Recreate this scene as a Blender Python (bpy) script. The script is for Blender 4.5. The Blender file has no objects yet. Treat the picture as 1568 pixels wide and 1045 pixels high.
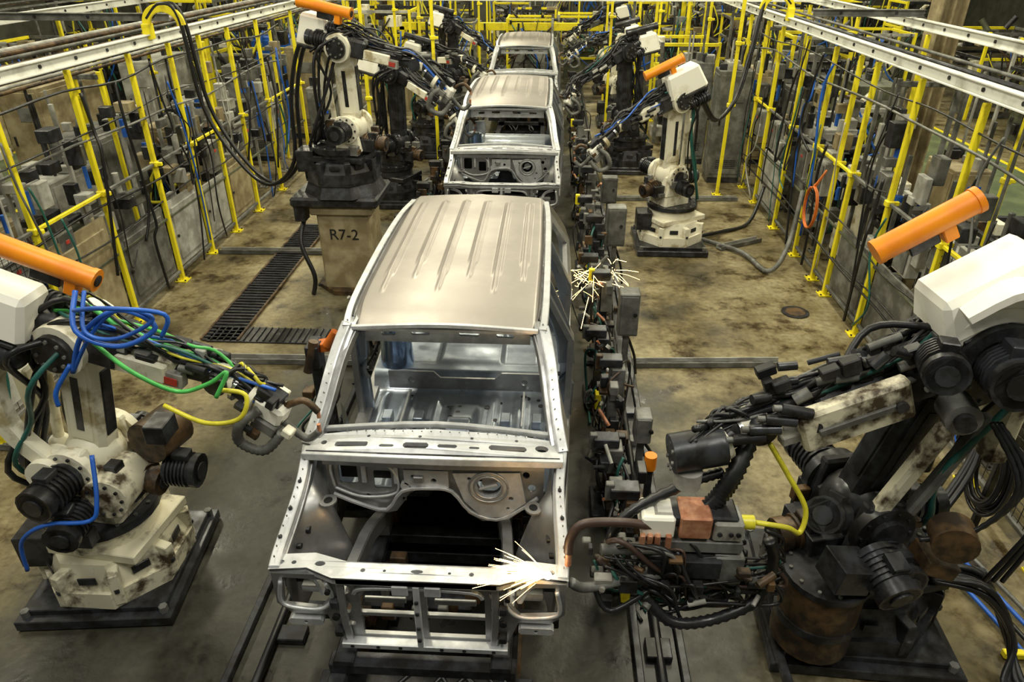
import bpy, bmesh, math, random
from mathutils import Vector, Matrix
from mathutils.geometry import tessellate_polygon
V=Vector
UP=V((0,0,1))
# ------------------------------------------------------------------ materials
def mat(name,col,rough=.5,metal=0.0,col2=None,scale=6.0,lo=.42,hi=.62,emit=0,rvar=.12,bump=0.0,detail=5):
    m=bpy.data.materials.new(name); m.use_nodes=True
    nt=m.node_tree; bs=nt.nodes['Principled BSDF']
    bs.inputs['Roughness'].default_value=rough; bs.inputs['Metallic'].default_value=metal
    if col2 is None: col2=tuple(c*.72 for c in col)
    tc=nt.nodes.new('ShaderNodeTexCoord'); n=nt.nodes.new('ShaderNodeTexNoise')
    n.inputs['Scale'].default_value=scale; n.inputs['Detail'].default_value=detail; n.inputs['Roughness'].default_value=.6
    nt.links.new(tc.outputs['Object'],n.inputs['Vector'])
    r=nt.nodes.new('ShaderNodeValToRGB')
    r.color_ramp.elements[0].position=lo; r.color_ramp.elements[1].position=hi
    r.color_ramp.elements[0].color=(*col2,1); r.color_ramp.elements[1].color=(*col,1)
    nt.links.new(n.outputs['Fac'],r.inputs['Fac']); nt.links.new(r.outputs['Color'],bs.inputs['Base Color'])
    mr=nt.nodes.new('ShaderNodeMapRange'); mr.inputs['From Min'].default_value=.3; mr.inputs['From Max'].default_value=.7
    mr.inputs['To Min'].default_value=min(1,rough+rvar); mr.inputs['To Max'].default_value=max(.03,rough-rvar)
    nt.links.new(n.outputs['Fac'],mr.inputs['Value']); nt.links.new(mr.outputs['Result'],bs.inputs['Roughness'])
    if emit:
        bs.inputs['Emission Color'].default_value=(*col,1); bs.inputs['Emission Strength'].default_value=emit
    if bump:
        bp=nt.nodes.new('ShaderNodeBump'); bp.inputs['Strength'].default_value=bump; bp.inputs['Distance'].default_value=.02
        nt.links.new(n.outputs['Fac'],bp.inputs['Height']); nt.links.new(bp.outputs['Normal'],bs.inputs['Normal'])
    return m
ROOFM=mat('bare_roof_steel',(.40,.365,.335),.44,.75,(.34,.31,.285),1.6,rvar=.05)
STEEL=mat('bare_steel',(.48,.48,.48),.38,.8,(.32,.32,.32),4)
STEELW=mat('galvanised_steel',(.70,.71,.72),.42,.5,(.47,.48,.49),6)
STEELB=mat('pressed_floor_steel',(.38,.42,.48),.36,.85,(.25,.28,.33),3)
DRUMB=mat('polished_blue_steel',(.30,.42,.65),.22,.9)
CREAM=mat('robot_cream_paint',(.84,.80,.64),.42,0,(.42,.35,.20),5,.34,.48)
CREAM2=mat('robot_cover_white',(.92,.90,.80),.4,0,(.76,.72,.58),4,.3,.45)
DIRTY=mat('greasy_cream_paint',(.72,.67,.50),.48,0,(.06,.04,.02),5,.39,.52)
ORANGE=mat('orange_paint',(.95,.31,.01),.42,0,(.82,.23,.005),4)
YEL=mat('yellow_paint',(.90,.76,.02),.42,0,(.60,.46,.015),5,.3,.48)
DARK=mat('dark_iron',(.058,.061,.070),.34,.4,(.018,.017,.017),7)
BLACK=mat('black_rubber',(.016,.016,.019),.36,0,(.007,.007,.007))
BROWN=mat('rusty_brown',(.14,.08,.035),.48,.2,(.03,.02,.012),7)
GREY=mat('grey_machine_paint',(.20,.20,.185),.5,.1,(.09,.09,.08),5)
LGREY=mat('light_grey_paint',(.46,.46,.42),.5,0,(.26,.25,.22),4)
TAN=mat('tan_paint',(.38,.32,.19),.5,0,(.22,.17,.09),4)
BLUE=mat('blue_hose',(.02,.13,.60),.4)
GREEN=mat('green_hose',(.08,.50,.10),.4)
YCAB=mat('yellow_cable',(.80,.72,.04),.4)
TEAL=mat('teal_hose',(.02,.12,.10),.45)
ORC=mat('orange_cable',(.70,.17,.02),.5)
RUBR=mat('brown_hose',(.07,.04,.03),.45)
COPPER=mat('copper',(.66,.34,.20),.5,.4,(.42,.17,.09),12)
RED=mat('red_label',(.55,.05,.03),.5)
WHITE=mat('white_beam_paint',(.78,.78,.72),.42,0,(.46,.45,.39),3,.3,.5)
DGREEN=mat('olive_paint',(.12,.13,.08),.55,0,(.06,.065,.04),4)
SPARK=mat('hot_spark',(1,.66,.22),.5,0,(1,.5,.1),emit=12)
SPARKC=mat('arc_glow',(1,.88,.65),.5,0,(1,.8,.5),emit=40)
GLASSY=mat('chrome',(.7,.7,.7),.2,1)
# ------------------------------------------------------------------ builder
def fr(x,up=UP):
    x=V(x).normalized(); z=V(up)-x*V(up).dot(x)
    if z.length<1e-4: z=V((0,1,0))-x*x.y
    z.normalize(); y=z.cross(x)
    return Matrix((x,y,z)).transposed()
def catmull(p,n=6):
    p=[V(q) for q in p]
    if len(p)<3: return p
    o=[]
    for i in range(len(p)-1):
        a=p[max(i-1,0)];b=p[i];c=p[i+1];d=p[min(i+2,len(p)-1)]
        for k in range(n):
            t=k/n
            o.append(.5*((2*b)+(c-a)*t+(2*a-5*b+4*c-d)*t*t+(3*b-a-3*c+d)*t**3))
    o.append(p[-1]); return o
class B:
    def __init__(s,name): s.name=name;s.v=[];s.f=[];s.fm=[];s.sm=[];s.mats=[];s.M=Matrix.Identity(4)
    def add(s,vs,fs,m,smooth=False):
        if m not in s.mats: s.mats.append(m)
        i=s.mats.index(m); o=len(s.v)
        s.v+= [s.M@V(q) for q in vs]
        for f in fs: s.f.append([o+k for k in f]); s.fm.append(i); s.sm.append(smooth)
    def box(s,c,size,m,R=None,b=.006,tx=1.,ty=1.):
        c=V(c); h=[size[0]/2,size[1]/2,size[2]/2]; b=min(b,min(h)*.45)
        idx={};vs=[]
        for sx in(-1,1):
            for sy in(-1,1):
                for sz in(-1,1):
                    for a in range(3):
                        q=[sx*h[0],sy*h[1],sz*h[2]]; sg=(sx,sy,sz)
                        for k in range(3):
                            if k!=a: q[k]-=sg[k]*b
                        if sz>0: q[0]*=tx;q[1]*=ty
                        q=V(q)
                        if R is not None: q=R@q
                        idx[(sx,sy,sz,a)]=len(vs); vs.append(c+q)
        fs=[]
        def K(sg,a): return idx[(sg[0],sg[1],sg[2],a)]
        for a in range(3):
            p,q=[k for k in range(3) if k!=a]
            for sa in(-1,1):
                ring=[]
                for (i,j) in((-1,-1),(1,-1),(1,1),(-1,1)):
                    sg=[0,0,0];sg[a]=sa;sg[p]=i;sg[q]=j; ring.append(K(sg,a))
                fs.append(ring)
            for i in(-1,1):
                for j in(-1,1):
                    g1=[0,0,0];g1[p]=i;g1[q]=j;g1[a]=-1;g2=list(g1);g2[a]=1
                    fs.append([K(g1,p),K(g2,p),K(g2,q),K(g1,q)])
        for sx in(-1,1):
            for sy in(-1,1):
                for sz in(-1,1): fs.append([idx[(sx,sy,sz,a)] for a in range(3)])
        s.add(vs,fs,m)
    def cyl(s,p1,p2,r1,m,r2=None,seg=16,caps=True):
        p1=V(p1);p2=V(p2); r2=r1 if r2 is None else r2
        R=fr(p2-p1); y=R.col[1];z=R.col[2]; vs=[];fs=[]
        for k in range(seg):
            a=2*math.pi*(k+.5)/seg; d=y*math.cos(a)+z*math.sin(a)
            vs+= [p1+d*r1,p2+d*r2]
        for k in range(seg):
            j=(k+1)%seg; fs.append([2*k,2*j,2*j+1,2*k+1])
        s.add(vs,fs,m,seg>8)
        if caps:
            s.add([vs[2*k] for k in range(seg)],[list(range(seg))],m)
            s.add([vs[2*k+1] for k in range(seg)],[list(range(seg))],m)
    def motor(s,p1,p2,r,m):
        p1=V(p1);p2=V(p2); s.cyl(p1,p2,r*.86,m,seg=14)
        for k in range(6):
            t=.1+k*.11; a=p1.lerp(p2,t); b=p1.lerp(p2,t+.05); s.cyl(a,b,r,m,seg=14)
        a=p1.lerp(p2,.82); s.cyl(a,p2,r*.98,m,seg=14)
        R=fr(p2-p1); s.box(p1.lerp(p2,.5)+R.col[2]*r*1.0,(r*.9,r*.8,r*.5),m,R)
        s.cyl(p2,p2+(p2-p1).normalized()*.012,r*.5,DARK,seg=12)
    def bolts(s,c,ax,r,n,m,br=.012):
        c=V(c);ax=V(ax).normalized();R=fr(ax)
        for k in range(n):
            a=2*math.pi*k/n; p=c+R.col[1]*math.cos(a)*r+R.col[2]*math.sin(a)*r; s.cyl(p,p+ax*.012,br,m,seg=6)
    def tube(s,pts,r,m,seg=7,n=6,smooth=True):
        p=catmull(pts,n) if smooth else [V(q) for q in pts]
        if len(p)<2:return
        t=(p[1]-p[0]).normalized(); R=fr(t); y=V(R.col[1]); vs=[];fs=[]
        for i,q in enumerate(p):
            t2=(p[min(i+1,len(p)-1)]-p[max(i-1,0)])
            if t2.length<1e-6:t2=t
            t2=t2.normalized(); y=(y-t2*y.dot(t2))
            if y.length<1e-4: y=V(fr(t2).col[1])
            y.normalize(); z=t2.cross(y)
            rr=r(i) if callable(r) else r
            for k in range(seg):
                a=2*math.pi*k/seg; vs.append(q+(y*math.cos(a)+z*math.sin(a))*rr)
        for i in range(len(p)-1):
            for k in range(seg):
                j=(k+1)%seg; fs.append([i*seg+k,i*seg+j,(i+1)*seg+j,(i+1)*seg+k])
        fs.append(list(range(seg))); fs.append([(len(p)-1)*seg+k for k in range(seg)])
        s.add(vs,fs,m,True)
    def hose(s,pts,r,m): # corrugated
        s.tube(pts,lambda i:r*(1.0 if i%2 else .8),m,seg=10,n=12)
    def beam(s,pts,w,h,m,up=UP,smooth=True,n=4):
        p=catmull(pts,n) if smooth else [V(q) for q in pts]
        vs=[];fs=[]
        for i,q in enumerate(p):
            t=(p[min(i+1,len(p)-1)]-p[max(i-1,0)]).normalized(); R=fr(t,up); y=V(R.col[1])*w/2; z=V(R.col[2])*h/2
            c=.8
            vs+=[q-y*c-z,q+y*c-z,q+y-z*c,q+y+z*c,q+y*c+z,q-y*c+z,q-y+z*c,q-y-z*c]
        for i in range(len(p)-1):
            for k in range(8):
                j=(k+1)%8; fs.append([i*8+k,i*8+j,(i+1)*8+j,(i+1)*8+k])
        fs.append(list(range(8))); fs.append([(len(p)-1)*8+k for k in range(8)])
        s.add(vs,fs,m)
    def plate(s,outline,holes,fn,th,m):
        loops=[outline]+list(holes)
        tri=tessellate_polygon([[V((a[0],a[1],0)) for a in l] for l in loops])
        flat=[a for l in loops for a in l]; n=len(flat); th=V(th)
        top=[fn(*a) for a in flat]; vs=top+[q+th for q in top]
        fs=[list(t) for t in tri]+[[k+n for k in t] for t in tri]; o=0
        for l in loops:
            L=len(l)
            for k in range(L):
                j=(k+1)%L; fs.append([o+k,o+j,o+j+n,o+k+n])
            o+=L
        s.add(vs,fs,m)
    def grid(s,fn,nu,nv,m,smooth=True):
        vs=[fn(i/nu,j/nv) for j in range(nv+1) for i in range(nu+1)]
        fs=[[j*(nu+1)+i,j*(nu+1)+i+1,(j+1)*(nu+1)+i+1,(j+1)*(nu+1)+i] for j in range(nv) for i in range(nu)]
        s.add(vs,fs,m,smooth)
    def ball(s,c,r,m,sz=1.):
        c=V(c)
        s.grid(lambda u,v:c+V((math.cos(u*2*math.pi)*math.sin(v*math.pi),math.sin(u*2*math.pi)*math.sin(v*math.pi),sz*math.cos(v*math.pi)))*r,14,8,m)
    def done(s,loc=None):
        me=bpy.data.meshes.new(s.name); me.from_pydata([tuple(q) for q in s.v],[],s.f)
        for m in s.mats: me.materials.append(m)
        me.polygons.foreach_set('material_index',s.fm); me.polygons.foreach_set('use_smooth',s.sm); me.update()
        bm=bmesh.new(); bm.from_mesh(me); bmesh.ops.recalc_face_normals(bm,faces=bm.faces); bm.to_mesh(me); bm.free()
        o=bpy.data.objects.new(s.name,me); bpy.context.scene.collection.objects.link(o)
        if loc is not None:o.location=loc
        return o
def rect(x0,x1,z0,z1,c=.0):
    if c==0: return [(x0,z0),(x1,z0),(x1,z1),(x0,z1)]
    return [(x0+c,z0),(x1-c,z0),(x1,z0+c),(x1,z1-c),(x1-c,z1),(x0+c,z1),(x0,z1-c),(x0,z0+c)]
def disc(x,z,r,n=12,rz=None):
    rz=r if rz is None else rz
    return [(x+r*math.cos(2*math.pi*k/n),z+rz*math.sin(2*math.pi*k/n)) for k in range(n)]
def ss(a,b,x):
    t=max(0,min(1,(x-a)/(b-a))); return t*t*(3-2*t)
# ------------------------------------------------------------------ floor & walls
def floor_mat():
    m=bpy.data.materials.new('oily_concrete'); m.use_nodes=True; nt=m.node_tree; N=nt.nodes; L=nt.links
    bs=N['Principled BSDF']; tc=N.new('ShaderNodeTexCoord')
    def noise(sc,d=6,ro=.6):
        n=N.new('ShaderNodeTexNoise'); n.inputs['Scale'].default_value=sc; n.inputs['Detail'].default_value=d; n.inputs['Roughness'].default_value=ro
        L.new(tc.outputs['Object'],n.inputs['Vector']); return n
    def ramp(src,els):
        r=N.new('ShaderNodeValToRGB'); r.color_ramp.elements[0].position=els[0][0]; r.color_ramp.elements[0].color=(*els[0][1],1)
        r.color_ramp.elements[1].position=els[-1][0]; r.color_ramp.elements[1].color=(*els[-1][1],1)
        for e in els[1:-1]:
            k=r.color_ramp.elements.new(e[0]); k.color=(*e[1],1)
        L.new(src,r.inputs['Fac']); return r
    def mul(a,b):
        x=N.new('ShaderNodeMix'); x.data_type='RGBA'; x.blend_type='MULTIPLY'; x.inputs['Factor'].default_value=1
        L.new(a,x.inputs['A']); L.new(b,x.inputs['B']); return x.outputs['Result']
    n1=noise(.8); base=ramp(n1.outputs['Fac'],[(.34,(.10,.082,.042)),(.47,(.25,.21,.11)),(.62,(.40,.35,.21))])
    n2=noise(2.1,8,.7); st=ramp(n2.outputs['Fac'],[(.38,(.18,.14,.09)),(.48,(.74,.71,.64)),(.66,(1,1,1))])
    n3=noise(14,3); fine=ramp(n3.outputs['Fac'],[(.35,(.66,.63,.60)),(.6,(1,1,1))])
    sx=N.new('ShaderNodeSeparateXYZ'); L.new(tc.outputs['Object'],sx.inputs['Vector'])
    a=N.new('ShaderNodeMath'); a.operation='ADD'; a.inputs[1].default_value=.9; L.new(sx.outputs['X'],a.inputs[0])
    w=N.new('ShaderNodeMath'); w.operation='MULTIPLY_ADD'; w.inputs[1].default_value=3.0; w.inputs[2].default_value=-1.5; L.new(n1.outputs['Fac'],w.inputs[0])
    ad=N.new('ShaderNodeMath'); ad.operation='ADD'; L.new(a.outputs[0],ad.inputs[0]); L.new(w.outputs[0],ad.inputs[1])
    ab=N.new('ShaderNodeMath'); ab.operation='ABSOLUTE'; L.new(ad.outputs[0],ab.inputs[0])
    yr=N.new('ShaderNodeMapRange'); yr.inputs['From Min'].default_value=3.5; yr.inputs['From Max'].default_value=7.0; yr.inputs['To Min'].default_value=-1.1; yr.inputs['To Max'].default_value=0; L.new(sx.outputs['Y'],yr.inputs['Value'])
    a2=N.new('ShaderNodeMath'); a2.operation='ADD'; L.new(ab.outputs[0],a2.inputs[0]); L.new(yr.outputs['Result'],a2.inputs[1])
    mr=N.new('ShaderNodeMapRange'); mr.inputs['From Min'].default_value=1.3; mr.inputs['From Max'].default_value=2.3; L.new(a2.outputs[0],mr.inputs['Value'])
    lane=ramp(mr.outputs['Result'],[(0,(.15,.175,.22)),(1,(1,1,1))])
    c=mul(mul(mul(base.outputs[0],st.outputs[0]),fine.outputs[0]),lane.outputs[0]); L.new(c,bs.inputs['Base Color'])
    rr=N.new('ShaderNodeMapRange'); rr.inputs['From Min'].default_value=.3; rr.inputs['From Max'].default_value=.65; rr.inputs['To Min'].default_value=.2; rr.inputs['To Max'].default_value=.6
    L.new(n2.outputs['Fac'],rr.inputs['Value']); L.new(rr.outputs['Result'],bs.inputs['Roughness'])
    bp=N.new('ShaderNodeBump'); bp.inputs['Strength'].default_value=.15; bp.inputs['Distance'].default_value=.02; L.new(n3.outputs['Fac'],bp.inputs['Height']); L.new(bp.outputs['Normal'],bs.inputs['Normal'])
    return m
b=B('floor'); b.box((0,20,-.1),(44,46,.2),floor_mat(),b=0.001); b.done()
WALL=mat('painted_block_wall',(.20,.20,.15),.8,0,(.13,.13,.09),1.2)
b=B('wall_back'); b.box((0,43.1,4),(44,.2,8),WALL); b.done()
b=B('wall_left'); b.box((-22.1,20,4),(.2,46,8),WALL); b.done()
b=B('wall_right'); b.box((22.1,20,4),(.2,46,8),WALL); b.done()
b=B('aisle_line')
for x in(-9.2,-11.8,6.7,9.6): b.box((x,20,.004),(.1,45,.006),YEL,b=.001)
b.done()
AISLE=mat('green_floor_paint',(.20,.24,.13),.28,0,(.11,.14,.08),1.5)
b=B('aisle_paint'); b.box((8.15,20,.002),(2.8,45,.003),AISLE,b=.0005); b.box((-10.5,20,.002),(2.5,45,.003),AISLE,b=.0005); b.done()
# ------------------------------------------------------------------ CAR BODY
def car_body():
    b=B('car_body_shell')
    BELT=1.34
    def xs(z): return .90-(max(z-BELT,0)/(1.88-BELT))*.265
    ribs=[(-.50,1.80),(-.30,2.02),(-.10,1.80),(.10,2.02),(.30,1.80),(.50,2.02)]
    def roof(u,v):
        x=(u*2-1); y=1.40+v*2.62; hw=.63+.02*math.sin(v*math.pi)
        X=x*hw
        z=1.865+.085*(1-math.exp(-(y-1.40)/.15))-.03*x*x-.02*ss(.93,1,abs(x))
        z-=.05*max(0,(y-3.3))**2
        for xi,yi in ribs:
            d=abs(X-xi)
            k=(1-ss(3.7,3.8,y))
            z+=.011*(1-ss(.008,.017,d))*ss(yi-.01,yi+.03,y)*k
            z+=.010*(1-ss(.028,.036,d))*ss(yi+.25,yi+.28,y)*k
        return V((X,y,z))
    b.grid(roof,160,60,ROOFM)
    b.grid(lambda u,v:roof(u,v)-V((0,0,.03)),20,10,STEELB)
    for s in(-1,1):
        b.beam([(s*.655,1.38,1.845),(s*.67,1.7,1.90),(s*.675,2.6,1.925),(s*.67,3.4,1.905),(s*.65,3.98,1.85)],.05,.055,STEELW)
        b.tube([(s*.625,1.45,1.90),(s*.638,1.7,1.93),(s*.645,2.6,1.945),(s*.638,3.4,1.93),(s*.62,3.9,1.88)],.007,DARK,seg=5)
        b.beam([(s*.64,1.5,1.84),(s*.645,2.6,1.87),(s*.63,3.9,1.80)],.05,.07,STEEL)
        b.beam([(s*.86,.74,1.36),(s*.80,.98,1.52),(s*.725,1.2,1.70),(s*.655,1.42,1.86)],.07,.055,STEELW)
        b.beam([(s*.80,.80,1.36),(s*.75,1.0,1.51),(s*.68,1.22,1.68),(s*.60,1.44,1.83)],.05,.05,STEEL)
        b.tube([(s*.825,.80,1.395),(s*.765,1.02,1.55),(s*.70,1.22,1.715),(s*.635,1.42,1.865)],.006,DARK,seg=5)
        up=[(.78,BELT),(1.42,1.87),(3.98,1.86),(4.36,BELT),(3.18,BELT),(3.16,1.76),(2.32,1.77),(2.30,BELT),(2.16,BELT),(2.12,1.77),(1.52,1.76),(1.04,BELT)]
        hole=[(3.30,1.41),(3.30,1.74),(3.84,1.72),(4.08,1.41)]
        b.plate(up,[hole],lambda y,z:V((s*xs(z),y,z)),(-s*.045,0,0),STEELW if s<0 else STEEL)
        arch=[(3.68+.40*math.cos(a),.50+.40*math.sin(a)) for a in [math.pi*k/12 for k in range(13)]]
        lo=[(.78,BELT),(1.04,BELT),(1.12,1.1),(1.14,.64),(2.12,.62),(2.16,BELT),(2.30,BELT),(2.32,.62),(3.14,.64),(3.18,BELT),(4.36,BELT),(4.42,.95),(4.38,.50)]+arch+[(3.2,.46),(.9,.46),(.78,.65)]
        b.plate(lo,[rect(.86,.98,.8,1.1,.02),disc(2.23,.95,.03)],lambda y,z:V((s*(.90-.05*max(0,(.9-z))),y,z)),(-s*.05,0,0),STEEL)
        b.tube([(s*.905,3.68+.40*math.cos(a),.50+.40*math.sin(a)) for a in [math.pi*k/10 for k in range(11)]],.014,STEEL)
        b.beam([(s*.905,3.2,1.18),(s*.905,4.38,1.18)],.02,.05,STEEL,smooth=False)
        b.beam([(s*.86,.9,.55),(s*.87,3.2,.55)],.12,.16,STEEL,smooth=False)
        b.beam([(s*.84,2.23,.6),(s*.83,2.23,1.3),(s*.63,2.22,1.84)],.05,.13,STEELB)
        b.beam([(s*.84,3.2,.6),(s*.83,3.2,1.3),(s*.62,3.2,1.84)],.05,.10,STEELB)
        b.beam([(s*.86,4.36,.6),(s*.84,4.34,1.34),(s*.62,3.98,1.84)],.10,.08,STEEL)
        for z in(.8,1.0,1.2,1.5): b.cyl((s*.78,2.23,z),(s*.80,2.23,z),.02,DARK,seg=8)
        def wh(u,v,s=s):
            a=math.pi*u; return V((s*(.88-.30*v),3.68+.40*math.cos(a),.5+.40*math.sin(a)))
        b.grid(wh,16,3,STEELB)
        b.plate([(3.68+.40*math.cos(math.pi*k/12),.5+.40*math.sin(math.pi*k/12)) for k in range(13)],[],lambda y,z:V((s*.58,y,z)),(s*.01,0,0),STEELB)
        b.beam([(s*.80,.02,1.06),(s*.815,.25,1.13),(s*.835,.5,1.24),(s*.86,.76,1.36)],.06,.05,STEELW)
        b.beam([(s*.765,.02,1.03),(s*.78,.25,1.09),(s*.80,.5,1.20),(s*.82,.74,1.31)],.02,.03,STEEL)
        b.beam([(s*.80,.02,1.0),(s*.815,.3,1.06),(s*.85,.76,1.2)],.02,.12,STEEL)
        def apron(u,v,s=s):
            y=.06+u*.72; zt=1.06+.33*u*.9
            bul=math.exp(-((u-.6)/.20)**2)
            x=.79-.18*v*(.30+1.0*bul)
            z=zt-.06-v*(.46)+.12*bul*math.sin(v*math.pi)
            return V((s*x,y,z))
        b.grid(apron,24,14,STEEL)
        for q,r_ in((.10,.026),(.24,.018),(.36,.024)): b.cyl((s*.765,q,.98+q*.1),(s*.74,q,.98+q*.1),r_,BLACK,seg=10)
        b.cyl((s*.67,.50,1.115),(s*.67,.50,1.128),.055,STEEL,seg=14); b.cyl((s*.67,.50,1.128),(s*.67,.50,1.131),.028,BLACK,seg=12)
        for q in(.18,.34,.5,.64): b.cyl((s*(.81+q*.05),q,1.128+.02*q+(q-.18)*.40),(s*(.81+q*.05),q,1.14+.02*q+(q-.18)*.40),.012,DARK,seg=8)
        b.beam([(s*.50,.02,.70),(s*.50,.6,.70),(s*.44,.95,.60)],.08,.13,STEEL)
        b.beam([(s*.46,.9,.50),(s*.46,4.3,.50)],.09,.10,STEEL,smooth=False)
    b.plate([(-.62,1.40),(.62,1.40),(.60,1.60),(-.60,1.60)],[disc(-.35,1.5,.05,10,.02),disc(.35,1.5,.05,10,.02),rect(-.12,.12,1.48,1.52)],lambda x,y:V((x,y,1.835+.03*(1-(x/.63)**2))),(0,0,-.02),STEELW)
    b.beam([(-.62,1.385,1.85),(0,1.375,1.885),(.62,1.385,1.85)],.03,.028,STEELW)
    b.plate([(-.58,1.68),(.58,1.68),(.57,1.79),(-.57,1.79)],[rect(-.46,-.36,1.72,1.75,.008),rect(-.25,-.12,1.72,1.755,.008),rect(.08,.22,1.72,1.755,.008),rect(.34,.46,1.72,1.75,.008)],lambda x,z:V((x,1.50,z+.02*(1-(x/.6)**2))),(0,.02,0),STEELW)
    for y in(2.2,3.2): b.beam([(-.62,y,1.86),(0,y,1.90),(.62,y,1.86)],.08,.03,STEELB)
    # cowl
    cow=[(-.86,.66),(-.45,.64),(0,.62),(.45,.64),(.86,.66),(.86,.82),(.5,.86),(0,.88),(-.5,.86),(-.86,.82)]
    hs=[rect(-.66,-.44,.70,.745,.01),rect(-.36,-.26,.695,.72,.01),rect(-.20,-.03,.69,.74,.015),rect(.03,.16,.70,.73,.01),rect(.24,.31,.70,.72,.008),rect(.37,.62,.70,.745,.015),disc(.72,.74,.045,12,.03),disc(-.74,.74,.02),disc(-.1,.80,.012),disc(.25,.80,.012),disc(-.45,.80,.012),disc(.55,.80,.012)]
    cz=lambda x,y:V((x,y,1.375+.03*(1-(x/.86)**2)-.06*max(0,.74-y)))
    b.plate(cow,hs,cz,(0,0,-.03),STEELW)
    b.box((0,.74,1.335),(1.4,.12,.01),BLACK)
    b.beam([(-.86,.645,1.35),(0,.605,1.375),(.86,.645,1.35)],.03,.05,STEELW)
    b.tube([(-.84,.665,1.372),(0,.63,1.40),(.84,.665,1.372)],.005,DARK,seg=5)
    b.beam([(-.82,.87,1.385),(0,.91,1.42),(.82,.87,1.385)],.03,.035,STEELW)
    b.beam([(-.82,.80,1.30),(0,.83,1.32),(.82,.80,1.30)],.08,.02,DARK)
    # firewall
    fw=[(-.74,1.33),(.74,1.33),(.74,.98),(.60,.92),(.50,.84),(.32,.82),(.22,.88),(.14,1.03),(.06,1.07),(-.10,1.07),(-.18,1.03),(-.28,.88),(-.36,.86),(-.52,.90),(-.62,.98),(-.74,.98)]
    fh=[rect(-.66,-.53,1.09,1.25,.015),rect(-.42,-.30,1.06,1.20,.01),disc(.37,1.14,.085,20),disc(.62,1.20,.025),disc(.66,1.10,.028),disc(.0,1.15,.022),disc(-.18,1.2,.02),disc(.66,1.26,.014),disc(-.22,.98,.016),disc(-.47,1.0,.014)]
    b.plate(fw,fh,lambda x,z:V((x,.70+.04*(z-1),z)),(0,.012,0),STEEL)
    b.box((0,.86,1.16),(1.4,.01,.3),BLACK)
    b.plate([(.13,1.24),(.58,1.26),(.62,1.02),(.48,.90),(.33,.88),(.20,1.02)],[disc(.37,1.14,.085,20),disc(.52,1.05,.018),disc(.24,1.2,.015),disc(.50,.97,.012)],lambda x,z:V((x,.655,z)),(0,.04,0),STEELW)
    for r_ in(.095,.13): b.tube([(.37+r_*math.cos(a),.65,1.14+r_*.9*math.sin(a)) for a in [2*math.pi*k/16 for k in range(17)]],.008,STEEL)
    b.cyl((.37,.70,1.14),(.37,.76,1.14),.05,STEEL,seg=16); b.beam([(.31,.66,1.12),(.43,.66,1.16)],.015,.015,STEELW,smooth=False)
    b.beam([(-.74,.67,1.30),(0,.655,1.30),(.74,.67,1.30)],.03,.05,STEEL)
    b.beam([(-.70,.67,1.03),(-.52,.66,.96),(-.34,.66,.92),(-.22,.66,1.08),(-.02,.65,1.12),(.12,.66,1.09),(.24,.66,.93),(.42,.66,.87),(.58,.66,.96),(.70,.67,1.05)],.02,.02,STEELW,n=3)
    for x in(-.48,-.26,-.05,.08): b.beam([(x,.69,1.27),(x,.69,1.12)],.03,.02,STEELW,smooth=False)
    b.tube([(-.69,.685,1.07),(-.69,.685,1.27),(-.5,.685,1.27),(-.3,.685,1.25),(-.26,.685,1.05),(-.5,.685,1.0),(-.69,.685,1.07)],.010,STEELW)
    b.plate([(-.20,1.25),(.10,1.25),(.10,1.12),(.02,1.10),(-.12,1.10),(-.20,1.14)],[disc(0,1.17,.02),disc(-.14,1.2,.014)],lambda x,z:V((x,.66,z)),(0,.03,0),STEELW)
    b.box((-.10,.65,1.19),(.07,.03,.05),STEEL); b.cyl((-.2,.69,1.12),(-.2,.66,1.12),.03,STEELW)
    # front tie bar
    tb=[(-.83,.0),(-.62,.02),(-.46,-.05),(.46,-.05),(.62,.02),(.83,.0),(.83,.11),(.60,.13),(.40,.07),(-.40,.07),(-.60,.13),(-.83,.11)]
    th=[disc(x,.055,r,10) for x,r in((-.77,.016),(-.70,.014),(.74,.016),(.66,.022))]+[disc(.0,.01,.035,10,.014),disc(-.3,.01,.014),disc(.3,.01,.014),disc(.52,.04,.03,10,.018),disc(-.55,.05,.03,10,.018),disc(-.18,.01,.009),disc(.18,.01,.009)]
    b.plate(tb,th,lambda x,y:V((x,y,1.085-.02*abs(x))),(0,0,-.045),STEELW)
    b.beam([(-.44,-.04,1.05),(.44,-.04,1.05)],.02,.05,STEELW,smooth=False)
    b.tube([(-.82,-.002,1.066),(-.62,.015,1.07),(-.46,-.055,1.076),(.46,-.055,1.076),(.62,.015,1.07),(.82,-.002,1.066)],.005,DARK,seg=5,smooth=False)
    # front face
    ff=[(-.82,1.04),(.82,1.04),(.82,.80),(.74,.72),(.56,.72),(.52,.60),(.48,.52),(-.44,.52),(-.50,.60),(-.54,.72),(-.74,.72),(-.82,.80)]
    hh=[[(-.34,.57),(-.03,.57),(-.03,.725),(-.34,.725)],[(-.34,.75),(-.03,.75),(-.03,.97),(-.25,.97),(-.34,.90)],
        [(.04,.57),(.37,.57),(.37,.725),(.04,.725)],[(.04,.75),(.37,.75),(.37,.90),(.28,.97),(.04,.97)],
        [(-.78,.79),(-.57,.77),(-.505,.86),(-.52,1.0),(-.76,1.01)],[(.57,.77),(.78,.79),(.76,1.01),(.52,1.0),(.505,.86)],
        disc(-.42,.93,.035),disc(.43,.93,.035),disc(-.425,.79,.035,12,.055),disc(.435,.79,.035,12,.055),disc(-.40,.66,.022),disc(.42,.66,.022)]
    b.plate(ff,hh,lambda x,z:V((x,.0,z)),(0,.025,0),STEEL)
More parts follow.
